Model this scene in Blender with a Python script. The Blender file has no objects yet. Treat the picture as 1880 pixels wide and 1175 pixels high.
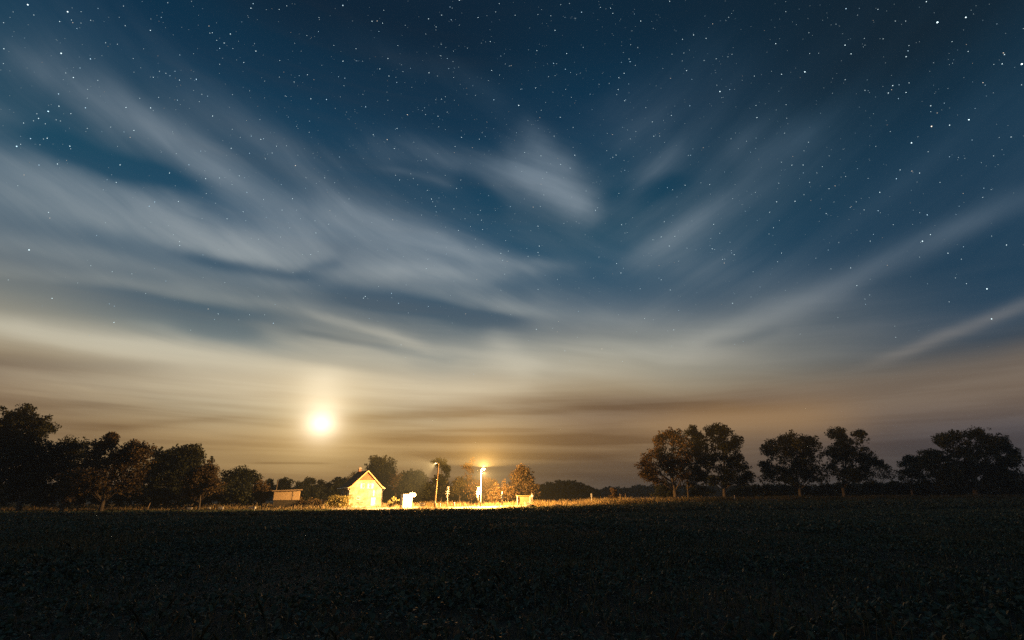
import bpy, bmesh, math, random
import numpy as np
from mathutils import Vector, Matrix, noise as mnoise

# ------------------------------------------------------------------ camera
scene = bpy.context.scene
COL = scene.collection
F_PX = 940.0                       # focal length in pixels of the 1880 x 1175 photograph
PITCH = math.atan((914 - 587.5) / F_PX)
CAM_Z = 1.7
cam_data = bpy.data.cameras.new('camera')
cam_data.lens = 18.0
cam_data.sensor_width = 36.0
cam_data.clip_start = 0.1
cam_data.clip_end = 30000
cam = bpy.data.objects.new('camera', cam_data)
cam.location = (0, 0, CAM_Z)
cam.rotation_euler = (math.pi / 2 + PITCH, 0, 0)
COL.objects.link(cam)
scene.camera = cam

CF = Vector((0, math.cos(PITCH), math.sin(PITCH)))
CU = Vector((0, -math.sin(PITCH), math.cos(PITCH)))
CR = Vector((1, 0, 0))


def pdir(px, py):
    """world direction seen at a pixel of the photograph"""
    return (CF * F_PX + CR * (px - 940) + CU * (587.5 - py)).normalized()


def pat(px, py, depth):
    """world point at a photograph pixel and a given forward distance (world y)"""
    d = pdir(px, py)
    return Vector((0, 0, CAM_Z)) + d * (depth / d.y)


def lin(c):
    return tuple(((v / 255) / 12.92 if v / 255 <= 0.04045 else ((v / 255 + 0.055) / 1.055) ** 2.4) for v in c)


# ------------------------------------------------------------------ render settings
scene.render.engine = 'CYCLES'
scene.view_settings.view_transform = 'Standard'
scene.view_settings.look = 'None'
scene.view_settings.exposure = 0
scene.view_settings.gamma = 1
scene.view_settings.use_curve_mapping = False
cy = scene.cycles
cy.use_denoising = False
cy.max_bounces = 6
cy.diffuse_bounces = 2
cy.glossy_bounces = 2
cy.transmission_bounces = 2
cy.volume_bounces = 0
cy.transparent_max_bounces = 8
cy.sample_clamp_indirect = 0.6
cy.use_adaptive_sampling = False

# ------------------------------------------------------------------ world: moonlit night sky
world = bpy.data.worlds.new('World')
scene.world = world
world.use_nodes = True
WT = world.node_tree
WT.nodes.clear()


class E:
    """small expression helper around shader math nodes"""
    def __init__(s, sock):
        s.s = sock

    def __add__(s, o): return mth('ADD', s, o)
    def __radd__(s, o): return mth('ADD', o, s)
    def __sub__(s, o): return mth('SUBTRACT', s, o)
    def __rsub__(s, o): return mth('SUBTRACT', o, s)
    def __mul__(s, o): return mth('MULTIPLY', s, o)
    def __rmul__(s, o): return mth('MULTIPLY', o, s)
    def __truediv__(s, o): return mth('DIVIDE', s, o)
    def __neg__(s): return mth('MULTIPLY', s, -1.0)


CUR = [WT]


def plug(sock, v):
    if isinstance(v, E):
        CUR[0].links.new(v.s, sock)
    elif isinstance(v, bpy.types.NodeSocket):
        CUR[0].links.new(v, sock)
    else:
        sock.default_value = v


def mth(op, a, b=None, c=None, clamp=False):
    n = CUR[0].nodes.new('ShaderNodeMath')
    n.operation = op
    n.use_clamp = clamp
    plug(n.inputs[0], a)
    if b is not None:
        plug(n.inputs[1], b)
    if c is not None:
        plug(n.inputs[2], c)
    return E(n.outputs[0])


def vdot(v, vec):
    n = CUR[0].nodes.new('ShaderNodeVectorMath')
    n.operation = 'DOT_PRODUCT'
    plug(n.inputs[0], v)
    n.inputs[1].default_value = tuple(vec)
    return E(n.outputs['Value'])


def xyz(x, y, z):
    n = CUR[0].nodes.new('ShaderNodeCombineXYZ')
    for i, v in enumerate((x, y, z)):
        plug(n.inputs[i], v)
    return E(n.outputs[0])


def noise(v, scale=1.0, detail=2.0, rough=0.5, dist=0.0):
    n = CUR[0].nodes.new('ShaderNodeTexNoise')
    plug(n.inputs['Vector'], v)
    n.inputs['Scale'].default_value = scale
    n.inputs['Detail'].default_value = detail
    n.inputs['Roughness'].default_value = rough
    n.inputs['Distortion'].default_value = dist
    return E(n.outputs['Fac'])


def ramp(fac, stops, interp='B_SPLINE'):
    n = CUR[0].nodes.new('ShaderNodeValToRGB')
    cr = n.color_ramp
    cr.interpolation = interp
    stops = sorted(stops)
    while len(cr.elements) < len(stops):
        cr.elements.new(0.5)
    for e, (p, c) in zip(cr.elements, stops):
        e.position = p
        e.color = (*c, 1)
    plug(n.inputs[0], fac)
    return E(n.outputs[0])


def mix(fac, a, b, mode='MIX'):
    n = CUR[0].nodes.new('ShaderNodeMix')
    n.data_type = 'RGBA'
    n.blend_type = mode
    plug(n.inputs[0], fac)
    for i, v in ((6, a), (7, b)):
        if isinstance(v, tuple):
            v = (*v, 1)
        plug(n.inputs[i], v)
    return E(n.outputs[2])


def smooth(x, a, b):
    n = CUR[0].nodes.new('ShaderNodeMapRange')
    n.interpolation_type = 'SMOOTHSTEP'
    plug(n.inputs[0], x)
    n.inputs[1].default_value = a
    n.inputs[2].default_value = b
    return E(n.outputs[0])


def gauss(x2):
    """exp(-x2)"""
    return mth('EXPONENT', -x2)


tc = WT.nodes.new('ShaderNodeTexCoord')
D = E(tc.outputs['Generated'])
sep = WT.nodes.new('ShaderNodeSeparateXYZ')
plug(sep.inputs[0], D)
dx, dy, dz = (E(sep.outputs[i]) for i in range(3))
el = mth('ARCSINE', dz)                                  # elevation, radians
az = mth('ARCTAN2', dx, dy)                              # azimuth from straight ahead
wn = noise(D, 2.2, 3.0, 0.55)
wn2 = noise(D, 6.0, 4.0, 0.55)
EL_MAX = 1.0


def elf(x, y):
    return math.asin(pdir(x, y).z) / EL_MAX


# air and thin veil: three elevation ramps (near the moon, ahead, away from the moon)
NEAR = [(914, (160, 118, 72)), (860, (164, 132, 88)), (810, (168, 142, 104)), (765, (174, 161, 134)),
        (725, (192, 182, 158)), (690, (176, 170, 152)), (650, (120, 134, 136)), (612, (70, 100, 116)), (565, (48, 86, 108)),
        (470, (34, 80, 108)), (350, (18, 68, 95)), (200, (8, 54, 80)), (90, (7, 44, 67)), (0, (8, 36, 56))]
MID = [(914, (100, 80, 62)), (860, (114, 91, 68)), (800, (132, 108, 83)), (755, (124, 106, 90)), (725, (148, 132, 108)),
       (695, (166, 158, 138)), (650, (136, 138, 130)), (600, (94, 109, 119)), (530, (44, 82, 106)), (420, (18, 70, 94)),
       (250, (7, 54, 80)), (120, (7, 45, 68)), (0, (8, 38, 58))]
FAR = [(914, (64, 59, 61)), (850, (71, 67, 70)), (790, (86, 80, 83)), (725, (122, 107, 94)), (668, (108, 100, 93)),
       (640, (54, 67, 79)), (600, (34, 65, 87)), (500, (13, 57, 82)), (380, (8, 53, 78)), (200, (9, 47, 69)),
       (90, (11, 40, 58)), (0, (13, 35, 50))]
elw = el + (wn - 0.5) * 0.06
ef = elw / EL_MAX
near = ramp(ef, [(elf(590, y), lin(c)) for y, c in NEAR], 'CARDINAL')
midc = ramp(ef, [(elf(1080, y), lin(c)) for y, c in MID], 'CARDINAL')
farc = ramp(ef, [(elf(1800, y), lin(c)) for y, c in FAR], 'CARDINAL')
AZ = lambda x: math.atan((x - 940) / math.hypot(F_PX, 0) * math.cos(PITCH))
azm = AZ(590)
azd = mth('ABSOLUTE', az - azm)
sky = mix(smooth(azd, math.radians(8), math.radians(30)), near, midc)
sky = mix(smooth(azd, math.radians(28), math.radians(66)), sky, farc)

# cloud colour by elevation (lit by the moon from below the veil)
ccol = ramp(el / EL_MAX, [(elf(700, y), lin(c)) for y, c in (
    (914, (196, 160, 100)), (800, (205, 172, 118)), (720, (212, 202, 176)), (650, (190, 188, 172)), (560, (160, 168, 168)),
    (450, (150, 163, 172)), (330, (138, 152, 164)), (200, (100, 122, 140)), (60, (66, 94, 116)), (0, (58, 86, 108)))])
ccol_far = ramp(el / EL_MAX, [(elf(1700, y), lin(c)) for y, c in (
    (914, (96, 84, 76)), (720, (142, 126, 108)), (640, (134, 130, 126)), (540, (108, 120, 132)), (400, (84, 106, 124)),
    (200, (58, 88, 110)), (0, (46, 74, 94)))])
ccol = mix(smooth(azd, math.radians(25), math.radians(62)), ccol, ccol_far)

# streak texture: long thin cirrus filaments, tilted one way left of the moon's wind line and the other way right of it
wa = az + (wn - 0.5) * 0.10
we = el + (wn - 0.5) * 0.07


def filaments(slope, al, ac, seed, det=6.0):
    c, s = math.cos(math.atan(slope)), math.sin(math.atan(slope))
    return noise(xyz((wa * c - we * s) * al + seed, (we * c + wa * s) * ac, seed), 1.0, det, 0.56, 0.2)


fil_l = filaments(.42, 2.4, 17.0, 2.3) * 0.42 + filaments(.42, 1.2, 5.2, 6.3, 3.0) * 0.58
fil_r = filaments(-.46, 2.2, 15.0, 8.1) * 0.42 + filaments(-.46, 1.1, 4.6, 1.1, 3.0) * 0.58
flat = filaments(.13, 2.2, 27.0, 4.7) * 0.45 + filaments(.13, 1.3, 9.0, 3.9, 3.0) * 0.55
broad = noise(xyz(wa * 2.2, we * 5.0 + wa * 1.2, 3.1), 1.0, 3.0, 0.5, 0.4)
fine = fil_l + (fil_r - fil_l) * smooth(az + el * 0.1, math.radians(9), math.radians(22))
fine = flat + (fine - flat) * smooth(el, math.radians(13), math.radians(23))
horiz = noise(xyz(az * 2.2, el * 42.0, 1.7), 1.0, 4.0, 0.55, 0.3)
hlow = smooth(el, math.radians(15), math.radians(6))
W1 = (wn - 0.5) * 0.09 + (wn2 - 0.5) * 0.03
W2 = (wn2 - 0.5) * 0.10


def stroke(x1, y1, x2, y2, w, amt, acc=None, wob=1.0):
    """soft band of cloud along the great circle between two directions"""
    a, b = pdir(x1, y1), pdir(x2, y2)
    n = a.cross(b).normalized()
    m = (a + b).normalized()
    t = n.cross(m)
    half = math.sin(math.acos(max(-1, min(1, a.dot(b)))) / 2) * 1.02
    wr = w / F_PX * 0.82
    v = mth('MULTIPLY_ADD', W1, wob / wr, vdot(D, n / wr))
    u = mth('MULTIPLY_ADD', W2, wob / half, vdot(D, t / half))
    u2 = u * u
    q = mth('MULTIPLY_ADD', u2, u2, v * v)
    e = mth('POWER', 0.36788, q)
    return mth('MULTIPLY_ADD', e, amt, 0.0 if acc is None else acc)


BRIGHT = [
    (-140, 250, 540, 485, 48, .50), (280, 385, 540, 490, 30, .30), (-140, 330, 330, 440, 30, .26),
    (60, 140, 480, 350, 34, .30), (-80, 425, 420, 520, 20, .24), (-140, 480, 620, 570, 16, .22, 0, .5),
    (-200, 575, 420, 655, 20, .80, 0, .6), (230, 635, 720, 712, 18, .75, 0, .6), (-200, 700, 600, 718, 24, .30, 0, .6), (330, 690, 900, 706, 20, .35, 0, .5),
    (640, 262, 1000, 345, 36, .38), (690, 320, 830, 350, 8, .20), (930, 290, 1100, 388, 46, .85), (960, 245, 1060, 330, 36, .36),
    (1140, 385, 1235, 275, 30, .36), (520, 370, 900, 505, 62, .50), (660, 515, 930, 500, 22, .34), (820, 455, 1040, 500, 20, .30), (960, 470, 1060, 490, 12, .2),
    (900, 540, 1020, 600, 26, .34), (560, 575, 780, 640, 12, .44, 0, .6), (560, 640, 1000, 660, 26, .30, 0, .6), (900, 600, 980, 690, 40, .38, 0, .6),
    (960, 570, 1300, 600, 36, .34), (1000, 640, 1400, 650, 26, .26, 0, .6), (2040, 315, 1430, 565, 25, .52, 0, .6), (1500, 545, 1230, 650, 34, .46, 0, .8),
    (2000, 520, 1590, 668, 12, .50, 0, .4), (1800, 660, 1300, 690, 18, .24, 0, .5), (1600, 190, 1180, 420, 85, .30), (1340, 60, 1130, 260, 75, .30),
    (1500, 220, 1330, 290, 44, .22), (1310, 360, 1150, 495, 44, .30), (620, 50, 930, 215, 34, .30), (300, 190, 720, 340, 46, .18), (0, 110, 130, 170, 50, .16),
    (600, 745, 1000, 700, 16, .22, 0, .4), (1180, 470, 1600, 560, 60, .20), (1240, 620, 1700, 560, 50, .16), (420, 420, 1000, 560, 90, .16), (300, 630, 1350, 655, 46, .34, 0, .7), (-100, 330, 560, 520, 100, .06)]
DARK = [(-100, 548, 450, 580, 16, .5, 0, .5), (640, 560, 990, 590, 12, .4, 0, .5), (540, 610, 760, 650, 8, .35, 0, .5), 
    (310, 455, 570, 512, 13, .55, 0, .6), (-100, 512, 380, 562, 14, .5, 0, .6), (620, 545, 980, 600, 20, .5, 0, .6), (330, 590, 480, 620, 20, .45, 0, .6),
    (30, 262, 360, 350, 20, .6), (640, 440, 560, 400, 20, .1), (-100, 655, 300, 672, 11, .4, 0, .4), (540, 490, 640, 500, 14, .2),
    (830, 330, 920, 390, 22, .3), (1120, 370, 1300, 340, 26, .3), (1300, 640, 1420, 610, 14, .35, 0, .5)]
dens = None
for s in BRIGHT:
    dens = stroke(*s[:6], dens, *s[7:])
dark = None
for s in DARK:
    dark = stroke(*s[:6], dark, *s[7:])
aside = smooth(vdot(D, CF), 0.62, 0.45)                 # cloud veil added out of view to brighten field and trees
env = smooth(el, math.radians(50), math.radians(33))
n_ = (fine - 0.5) * 4.6                                # roughly -1 .. 1
cov = dens * 0.66 + env * 0.185 + aside * smooth(broad, 0.36, 0.62) * 0.55 - dark * 0.62
dens = smooth(cov + n_ * (cov * 0.46 + 0.10), 0.0, 1.05) * 0.86
sky = mix(dens, sky, ccol)
sky = mix(mth('MINIMUM', dark, 0.8) * 0.22, sky, lin((24, 66, 94)))

# dusky layered bands low over the horizon
LOW = [(610, 765, 900, 752, 12, .50, 0, .25), (600, 806, 1180, 802, 10, .62, 0, .25), (720, 790, 1000, 786, 5, .40, 0, .2), (640, 770, 1250, 742, 8, .36, 0, .25),
       (940, 738, 1400, 750, 15, .55, 0, .25), (700, 832, 1150, 838, 8, .42, 0, .2), (980, 812, 1250, 808, 6, .40, 0, .2), (960, 868, 1180, 872, 7, .30, 0, .2),
       (468, 850, 598, 850.5, 1.8, .72, 0, .03), (560, 868, 760, 864, 7, .26, 0, .2), (640, 880, 860, 884, 6, .30, 0, .2), (120, 790, 480, 765, 7, .22, 0, .25),
       (40, 772, 330, 778, 9, .26, 0, .2), (60, 745, 330, 742, 6, .10, 0, .2), (330, 740, 545, 756, 5, .26, 0, .2), (400, 800, 555, 806, 4, .22, 0, .2), (1400, 795, 1700, 800, 14, .14, 0, .25)]
lowd = None
for s in LOW:
    lowd = stroke(*s[:6], lowd, *s[7:])
lowd = lowd * (0.35 + horiz * 2.0) + hlow * smooth(horiz, 0.38, 0.64) * 0.38
sky = mix(mth('MINIMUM', lowd, 0.85), sky, mix(1.0, sky, (0.50, 0.42, 0.37), 'MULTIPLY'))
glowline = stroke(1180, 778, 1560, 760, 34, .62, 0.0, .4)
sky = mix(glowline, sky, lin((168, 132, 90)))

# aureole: thin cloud lit up round the moon
MOON = pdir(590, 778)
gm = mth('ARCCOSINE', mth('MINIMUM', vdot(D, MOON), 1.0))     # angle from the moon
gw = gm * (1.0 + (horiz - 0.5) * 1.1)


def addc(base, fac, col):
    return mix(fac, base, col, 'ADD')


sky = addc(sky, gauss(mth('POWER', gm / math.radians(1.30), 1.5)) * (0.75 + horiz * 0.5), (1.05, .98, .86))
sky = addc(sky, gauss(mth('POWER', gw / math.radians(2.9), 1.2)) * (0.45 + horiz * 1.1), (.50, .37, .17))
sky = addc(sky, gauss(gw / math.radians(8)) * (0.5 + horiz), (.20, .115, .02))
up = stroke(590, 680, 590, 800, 46, 1.0, 0.0, .2)
sky = addc(sky, up * (0.5 + horiz), (.20, .18, .14))

# the clear moonlit air itself, from the physical sky, kept as faint as at night
nish = WT.nodes.new('ShaderNodeTexSky')
nish.sky_type = 'NISHITA'
nish.sun_disc = False
nish.sun_elevation = math.asin(MOON.z)
nish.sun_rotation = math.atan2(MOON.x, MOON.y)
bg1 = WT.nodes.new('ShaderNodeBackground')
bg1.inputs[1].default_value = 0.0001
WT.links.new(nish.outputs[0], bg1.inputs[0])
bg2 = WT.nodes.new('ShaderNodeBackground')
plug(bg2.inputs[0], sky)
bg2.inputs[1].default_value = 1.0
add = WT.nodes.new('ShaderNodeAddShader')
WT.links.new(bg1.outputs[0], add.inputs[0])
WT.links.new(bg2.outputs[0], add.inputs[1])
out = WT.nodes.new('ShaderNodeOutputWorld')
WT.links.new(add.outputs[0], out.inputs[0])

# moonlight
moon_sun = bpy.data.lights.new('moonlight', 'SUN')
moon_sun.energy = 0.20
moon_sun.color = (1.0, 0.86, 0.62)
moon_sun.angle = math.radians(0.53)
mo = bpy.data.objects.new('moonlight', moon_sun)
mo.rotation_euler = MOON.to_track_quat('Z', 'Y').to_euler()
COL.objects.link(mo)

# ------------------------------------------------------------------ helpers
def props(o, label=None, cat=None, group=None, kind=None):
    if label:
        o['label'] = label
    if cat:
        o['category'] = cat
    if group:
        o['group'] = group
    if kind:
        o['kind'] = kind
    return o


def empty(name, loc, label, cat, group=None, rz=0.0):
    o = bpy.data.objects.new(name, None)
    o.empty_display_size = 0.2
    o.location = loc
    o.rotation_euler = (0, 0, rz)
    COL.objects.link(o)
    return props(o, label, cat, group)


def link(name, mesh, mat, parent=None):
    o = bpy.data.objects.new(name, mesh)
    if mat is not None and not mesh.materials:
        mesh.materials.append(mat)
    COL.objects.link(o)
    if parent is not None:
        o.parent = parent
    return o


def np_mesh(name, verts, faces, tint=None, smooth_=False):
    """mesh from numpy arrays; faces (n, k); tint: one colour per vertex"""
    verts = np.ascontiguousarray(verts, dtype=np.float32)
    faces = np.ascontiguousarray(faces, dtype=np.int32)
    me = bpy.data.meshes.new(name)
    me.vertices.add(len(verts))
    me.vertices.foreach_set('co', verts.ravel())
    nf, k = faces.shape
    me.loops.add(nf * k)
    me.loops.foreach_set('vertex_index', faces.ravel())
    me.polygons.add(nf)
    me.polygons.foreach_set('loop_start', np.arange(0, nf * k, k, dtype=np.int32))
    me.polygons.foreach_set('loop_total', np.full(nf, k, dtype=np.int32))
    if smooth_:
        me.polygons.foreach_set('use_smooth', np.ones(nf, dtype=bool))
    if tint is not None:
        at = me.color_attributes.new('tint', 'FLOAT_COLOR', 'POINT')
        c = np.ones((len(verts), 4), dtype=np.float32)
        c[:, :3] = tint
        at.data.foreach_set('color', c.ravel())
    me.update()
    return me


class MB:
    """collects boxes, tubes and discs into one mesh"""
    def __init__(s):
        s.bm = bmesh.new()

    def box(s, c, size, rz=0.0, rx=0.0, ry=0.0, bevel=0.0):
        r = bmesh.ops.create_cube(s.bm, size=1.0)
        vs = r['verts']
        M = Matrix.Translation(c) @ Matrix.Rotation(rz, 4, 'Z') @ Matrix.Rotation(ry, 4, 'Y') @ Matrix.Rotation(rx, 4, 'X') @ Matrix.Diagonal((*size, 1))
        bmesh.ops.transform(s.bm, matrix=M, verts=vs)
        if bevel:
            es = list({e for v in vs for e in v.link_edges})
            bmesh.ops.bevel(s.bm, geom=es, offset=bevel, segments=1, affect='EDGES')
        return s

    def tube(s, pts, radii, n=10, cap=True):
        pts = [Vector(p) for p in pts]
        rings = []
        up = Vector((0, 0, 1))
        for i, p in enumerate(pts):
            t = (pts[min(i + 1, len(pts) - 1)] - pts[max(i - 1, 0)]).normalized()
            a = t.cross(up if abs(t.z) < 0.9 else Vector((1, 0, 0))).normalized()
            b = t.cross(a)
            r = radii[i] if isinstance(radii, (list, tuple)) else radii
            rings.append([s.bm.verts.new(p + a * (r * math.cos(2 * math.pi * k / n)) + b * (r * math.sin(2 * math.pi * k / n))) for k in range(n)])
        for A, B in zip(rings, rings[1:]):
            for k in range(n):
                f = s.bm.faces.new((A[k], A[(k + 1) % n], B[(k + 1) % n], B[k]))
                f.smooth = n > 5
        if cap:
            s.bm.faces.new(rings[0])
            s.bm.faces.new(list(reversed(rings[-1])))
        return s

    def disc(s, c, normal, rx, ry, th, n=20):
        c = Vector(c)
        nrm = Vector(normal).normalized()
        a = Vector((0, 0, 1)).cross(nrm).normalized()
        b = nrm.cross(a)
        R = [[s.bm.verts.new(c + nrm * dd + a * (rx * math.cos(2 * math.pi * k / n)) + b * (ry * math.sin(2 * math.pi * k / n))) for k in range(n)] for dd in (-th / 2, th / 2)]
        for k in range(n):
            s.bm.faces.new((R[0][k], R[0][(k + 1) % n], R[1][(k + 1) % n], R[1][k]))
        s.bm.faces.new(R[0])
        s.bm.faces.new(R[1])
        return s

    def prism(s, poly, y0, y1):
        """polygon in x,z extruded along y"""
        A = [s.bm.verts.new((x, y0, z)) for x, z in poly]
        B = [s.bm.verts.new((x, y1, z)) for x, z in poly]
        n = len(poly)
        s.bm.faces.new(A)
        s.bm.faces.new(list(reversed(B)))
        for k in range(n):
            s.bm.faces.new((A[k], B[k], B[(k + 1) % n], A[(k + 1) % n]))
        return s

    def sphere(s, c, r, seg=14, scale=(1, 1, 1)):
        q = bmesh.ops.create_uvsphere(s.bm, u_segments=seg, v_segments=max(6, seg // 2 + 1), radius=r)
        bmesh.ops.transform(s.bm, matrix=Matrix.Translation(c) @ Matrix.Diagonal((*scale, 1)), verts=q['verts'])
        for v in q['verts']:
            for f in v.link_faces:
                f.smooth = True
        return s

    def put(s, name, mat, parent=None):
        bmesh.ops.recalc_face_normals(s.bm, faces=s.bm.faces)
        me = bpy.data.meshes.new(name)
        s.bm.to_mesh(me)
        s.bm.free()
        return link(name, me, mat, parent)


# ------------------------------------------------------------------ materials
def new_mat(name):
    m = bpy.data.materials.new(name)
    m.use_nodes = True
    CUR[0] = m.node_tree
    b = m.node_tree.nodes['Principled BSDF']
    b.inputs['Roughness'].default_value = 0.75
    b.inputs['Specular IOR Level'].default_value = 0.25
    return m, b


def mottled(name, c1, c2, scale=2.0, rough=0.75, detail=5.0, bump=0.0, metal=0.0, stretch=(1, 1, 1)):
    m, b = new_mat(name)
    tcn = m.node_tree.nodes.new('ShaderNodeTexCoord')
    mp = m.node_tree.nodes.new('ShaderNodeMapping')
    mp.inputs['Scale'].default_value = stretch
    plug(mp.inputs[0], tcn.outputs['Object'])
    f = noise(mp.outputs[0], scale, detail, 0.6)
    col = mix(smooth(f, 0.3, 0.7), c1, c2)
    plug(b.inputs['Base Color'], col)
    b.inputs['Roughness'].default_value = rough
    b.inputs['Metallic'].default_value = metal
    if bump:
        bn = m.node_tree.nodes.new('ShaderNodeBump')
        bn.inputs['Strength'].default_value = bump
        bn.inputs['Distance'].default_value = 0.05
        plug(bn.inputs['Height'], f)
        plug(b.inputs['Normal'], bn.outputs[0])
    return m


def leafy(name, trans=0.3):
    m, b = new_mat(name)
    nt = m.node_tree
    at = nt.nodes.new('ShaderNodeVertexColor')
    at.layer_name = 'tint'
    plug(b.inputs['Base Color'], at.outputs[0])
    b.inputs['Roughness'].default_value = 0.6
    b.inputs['Specular IOR Level'].default_value = 0.2
    tr = nt.nodes.new('ShaderNodeBsdfTranslucent')
    plug(tr.inputs[0], at.outputs[0])
    mx = nt.nodes.new('ShaderNodeMixShader')
    mx.inputs[0].default_value = trans
    nt.links.new(b.outputs[0], mx.inputs[1])
    nt.links.new(tr.outputs[0], mx.inputs[2])
    nt.links.new(mx.outputs[0], nt.nodes['Material Output'].inputs[0])
    return m


def glow(name, col, strength):
    m = bpy.data.materials.new(name)
    m.use_nodes = True
    nt = m.node_tree
    nt.nodes.clear()
    e = nt.nodes.new('ShaderNodeEmission')
    e.inputs[0].default_value = (*col, 1)
    e.inputs[1].default_value = strength
    o = nt.nodes.new('ShaderNodeOutputMaterial')
    nt.links.new(e.outputs[0], o.inputs[0])
    m.cycles.emission_sampling = 'NONE'
    return m


M_LEAF = leafy('foliage')
M_CROP = leafy('crop_leaves', 0.15)
_c = M_CROP.node_tree.nodes['Principled BSDF']
_c.inputs['Roughness'].default_value = .62
_c.inputs['Specular IOR Level'].default_value = .35
M_GRASS = leafy('dry_grass', 0.35)
M_BARK = mottled('bark', (.06, .048, .036), (.11, .09, .07), 1.5, .9, bump=.6, stretch=(6, 6, 1))
M_SOIL = mottled('field_soil', (.030, .026, .018), (.050, .044, .028), .8, .95, bump=.5)
M_GRAVEL = mottled('gravel', (.26, .24, .20), (.40, .37, .31), 3.0, .9, bump=.4)
M_PLASTER = mottled('plaster', (.17, .135, .085), (.37, .34, .26), .8, .9, 8.0, bump=.15)
M_TRIM = mottled('painted_trim', (.40, .24, .10), (.50, .32, .15), 2, .6)
M_BOARD = mottled('gable_boards', (.13, .06, .035), (.22, .10, .05), 1.4, .8, stretch=(6, 6, 1))
M_ROOF = mottled('roof_tiles', (.028, .018, .015), (.055, .033, .026), 2.0, .85, bump=.3)
M_BRICK = mottled('chimney_brick', (.20, .08, .05), (.30, .13, .08), 3.0, .9)
M_WOOD = mottled('weathered_wood', (.17, .12, .08), (.30, .22, .14), 1.2, .85, stretch=(1, 1, 8))
M_WOODPOLE = mottled('pole_wood', (.22, .16, .10), (.34, .26, .17), 1.2, .85, stretch=(8, 8, .6))
M_WHITE = mottled('white_paint', (.66, .66, .64), (.80, .80, .78), 1.2, .45)
M_GREYMETAL = mottled('galvanised_steel', (.38, .38, .37), (.52, .52, .51), 3.0, .45, metal=.3)
M_DARKMETAL = mottled('dark_metal', (.03, .03, .03), (.06, .06, .06), 3.0, .5)
M_RED = mottled('red_paint', (.45, .04, .03), (.55, .06, .04), 2, .45)
M_GLASS, _b = new_mat('window_glass')
_b.inputs['Base Color'].default_value = (.10, .09, .08, 1)
_b.inputs['Roughness'].default_value = 0.08
_b.inputs['Specular IOR Level'].default_value = 0.6
M_STONE = mottled('stone', (.30, .29, .27), (.45, .44, .41), 3, .9, bump=.4)
M_EARTH_SHADE = mottled('earth_and_shade', (.025, .020, .014), (.05, .042, .03), 2, .95, bump=.6)

# ------------------------------------------------------------------ terrain
FE = 995.0 / 1.0
EDGE_D = 108.0
_ex = np.array([-160, -102, -69, -32.6, -4.3, 6.5, 22.8, 32.6, 60.8, 102, 160])
_ez = np.array([-1.05, -0.90, -0.72, -0.62, -0.36, -0.05, 0.45, 0.80, 1.15, 1.40, 1.5])


def zfar(x):
    x = np.asarray(x, dtype=float)
    return sum(np.interp(x + o, _ex, _ez) for o in (-6, -3, 0, 3, 6)) / 5


def sstep(a, b, t):
    t = np.clip((np.asarray(t, dtype=float) - a) / (b - a), 0, 1)
    return t * t * (3 - 2 * t)


def ground(x, y):
    x = np.asarray(x, dtype=float)
    y = np.asarray(y, dtype=float)
    g = (zfar(x) - .32) * sstep(22, EDGE_D, y) * (1 - 0.6 * sstep(170, 420, y))
    g = g + 0.62 * sstep(EDGE_D, EDGE_D + 7, y) + .5 * sstep(EDGE_D + 14, EDGE_D + 40, y)
    g = g + 0.05 * np.sin(x * .31 + 1.3) * np.sin(y * .23) + 0.03 * np.sin(x * .9 + y * .5)
    return g


def gz(x, y):
    return float(ground(x, y))


def axis(lo, hi, core_lo, core_hi, step, n_out):
    core = np.arange(core_lo, core_hi + step, step)
    a = core_lo - (core_lo - lo) * np.linspace(1, 0, n_out, endpoint=False) ** 2.2
    b = core_hi + step + (hi - core_hi - step) * np.linspace(0, 1, n_out + 1)[1:] ** 2.2
    return np.concatenate([a, core, b])


X = axis(-1500, 1500, -170, 170, 2.0, 14)
Y = axis(-120, 1500, -10, 170, 2.0, 14)
gx, gy = np.meshgrid(X, Y)
V = np.stack([gx, gy, ground(gx, gy)], -1).reshape(-1, 3)
nx, ny = len(X), len(Y)
ii, jj = np.meshgrid(np.arange(nx - 1), np.arange(ny - 1))
q = (jj * nx + ii).ravel()
Fq = np.stack([q, q + 1, q + nx + 1, q + nx], -1)
me = np_mesh('ground', V, Fq, smooth_=True)
props(link('ground', me, M_SOIL), kind='structure')


def sheet(name, poly_fn, x0, x1, n, mat, lift):
    """strip lying on the ground between two depth curves"""
    xs = np.linspace(x0, x1, n)
    rows = []
    for t in np.linspace(0, 1, 7):
        ya, yb = poly_fn(xs)
        yy = ya + (yb - ya) * t
        rows.append(np.stack([xs, yy, ground(xs, yy) + lift], -1))
    v = np.concatenate(rows)
    a, b = np.meshgrid(np.arange(n - 1), np.arange(6))
    q_ = (b * n + a).ravel()
    return link(name, np_mesh(name, v, np.stack([q_, q_ + 1, q_ + n + 1, q_ + n], -1), smooth_=True), mat)


rng = np.random.default_rng(7)
# ------------------------------------------------------------------ haze
hz = MB().box((0, 690, 15), (3020, 1640, 44)).put('haze', None)
mh = bpy.data.materials.new('thin_night_haze')
mh.use_nodes = True
mh.node_tree.nodes.clear()
mh.cycles.homogeneous_volume = True
mh.cycles.volume_sampling = 'EQUIANGULAR'
pv = mh.node_tree.nodes.new('ShaderNodeVolumePrincipled')
pv.inputs['Color'].default_value = (.72, .88, 1.0, 1)
pv.inputs['Density'].default_value = 0.00045
ho = mh.node_tree.nodes.new('ShaderNodeOutputMaterial')
mh.node_tree.links.new(pv.outputs[0], ho.inputs['Volume'])
hz.data.materials.append(mh)
props(hz, kind='stuff')

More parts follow.
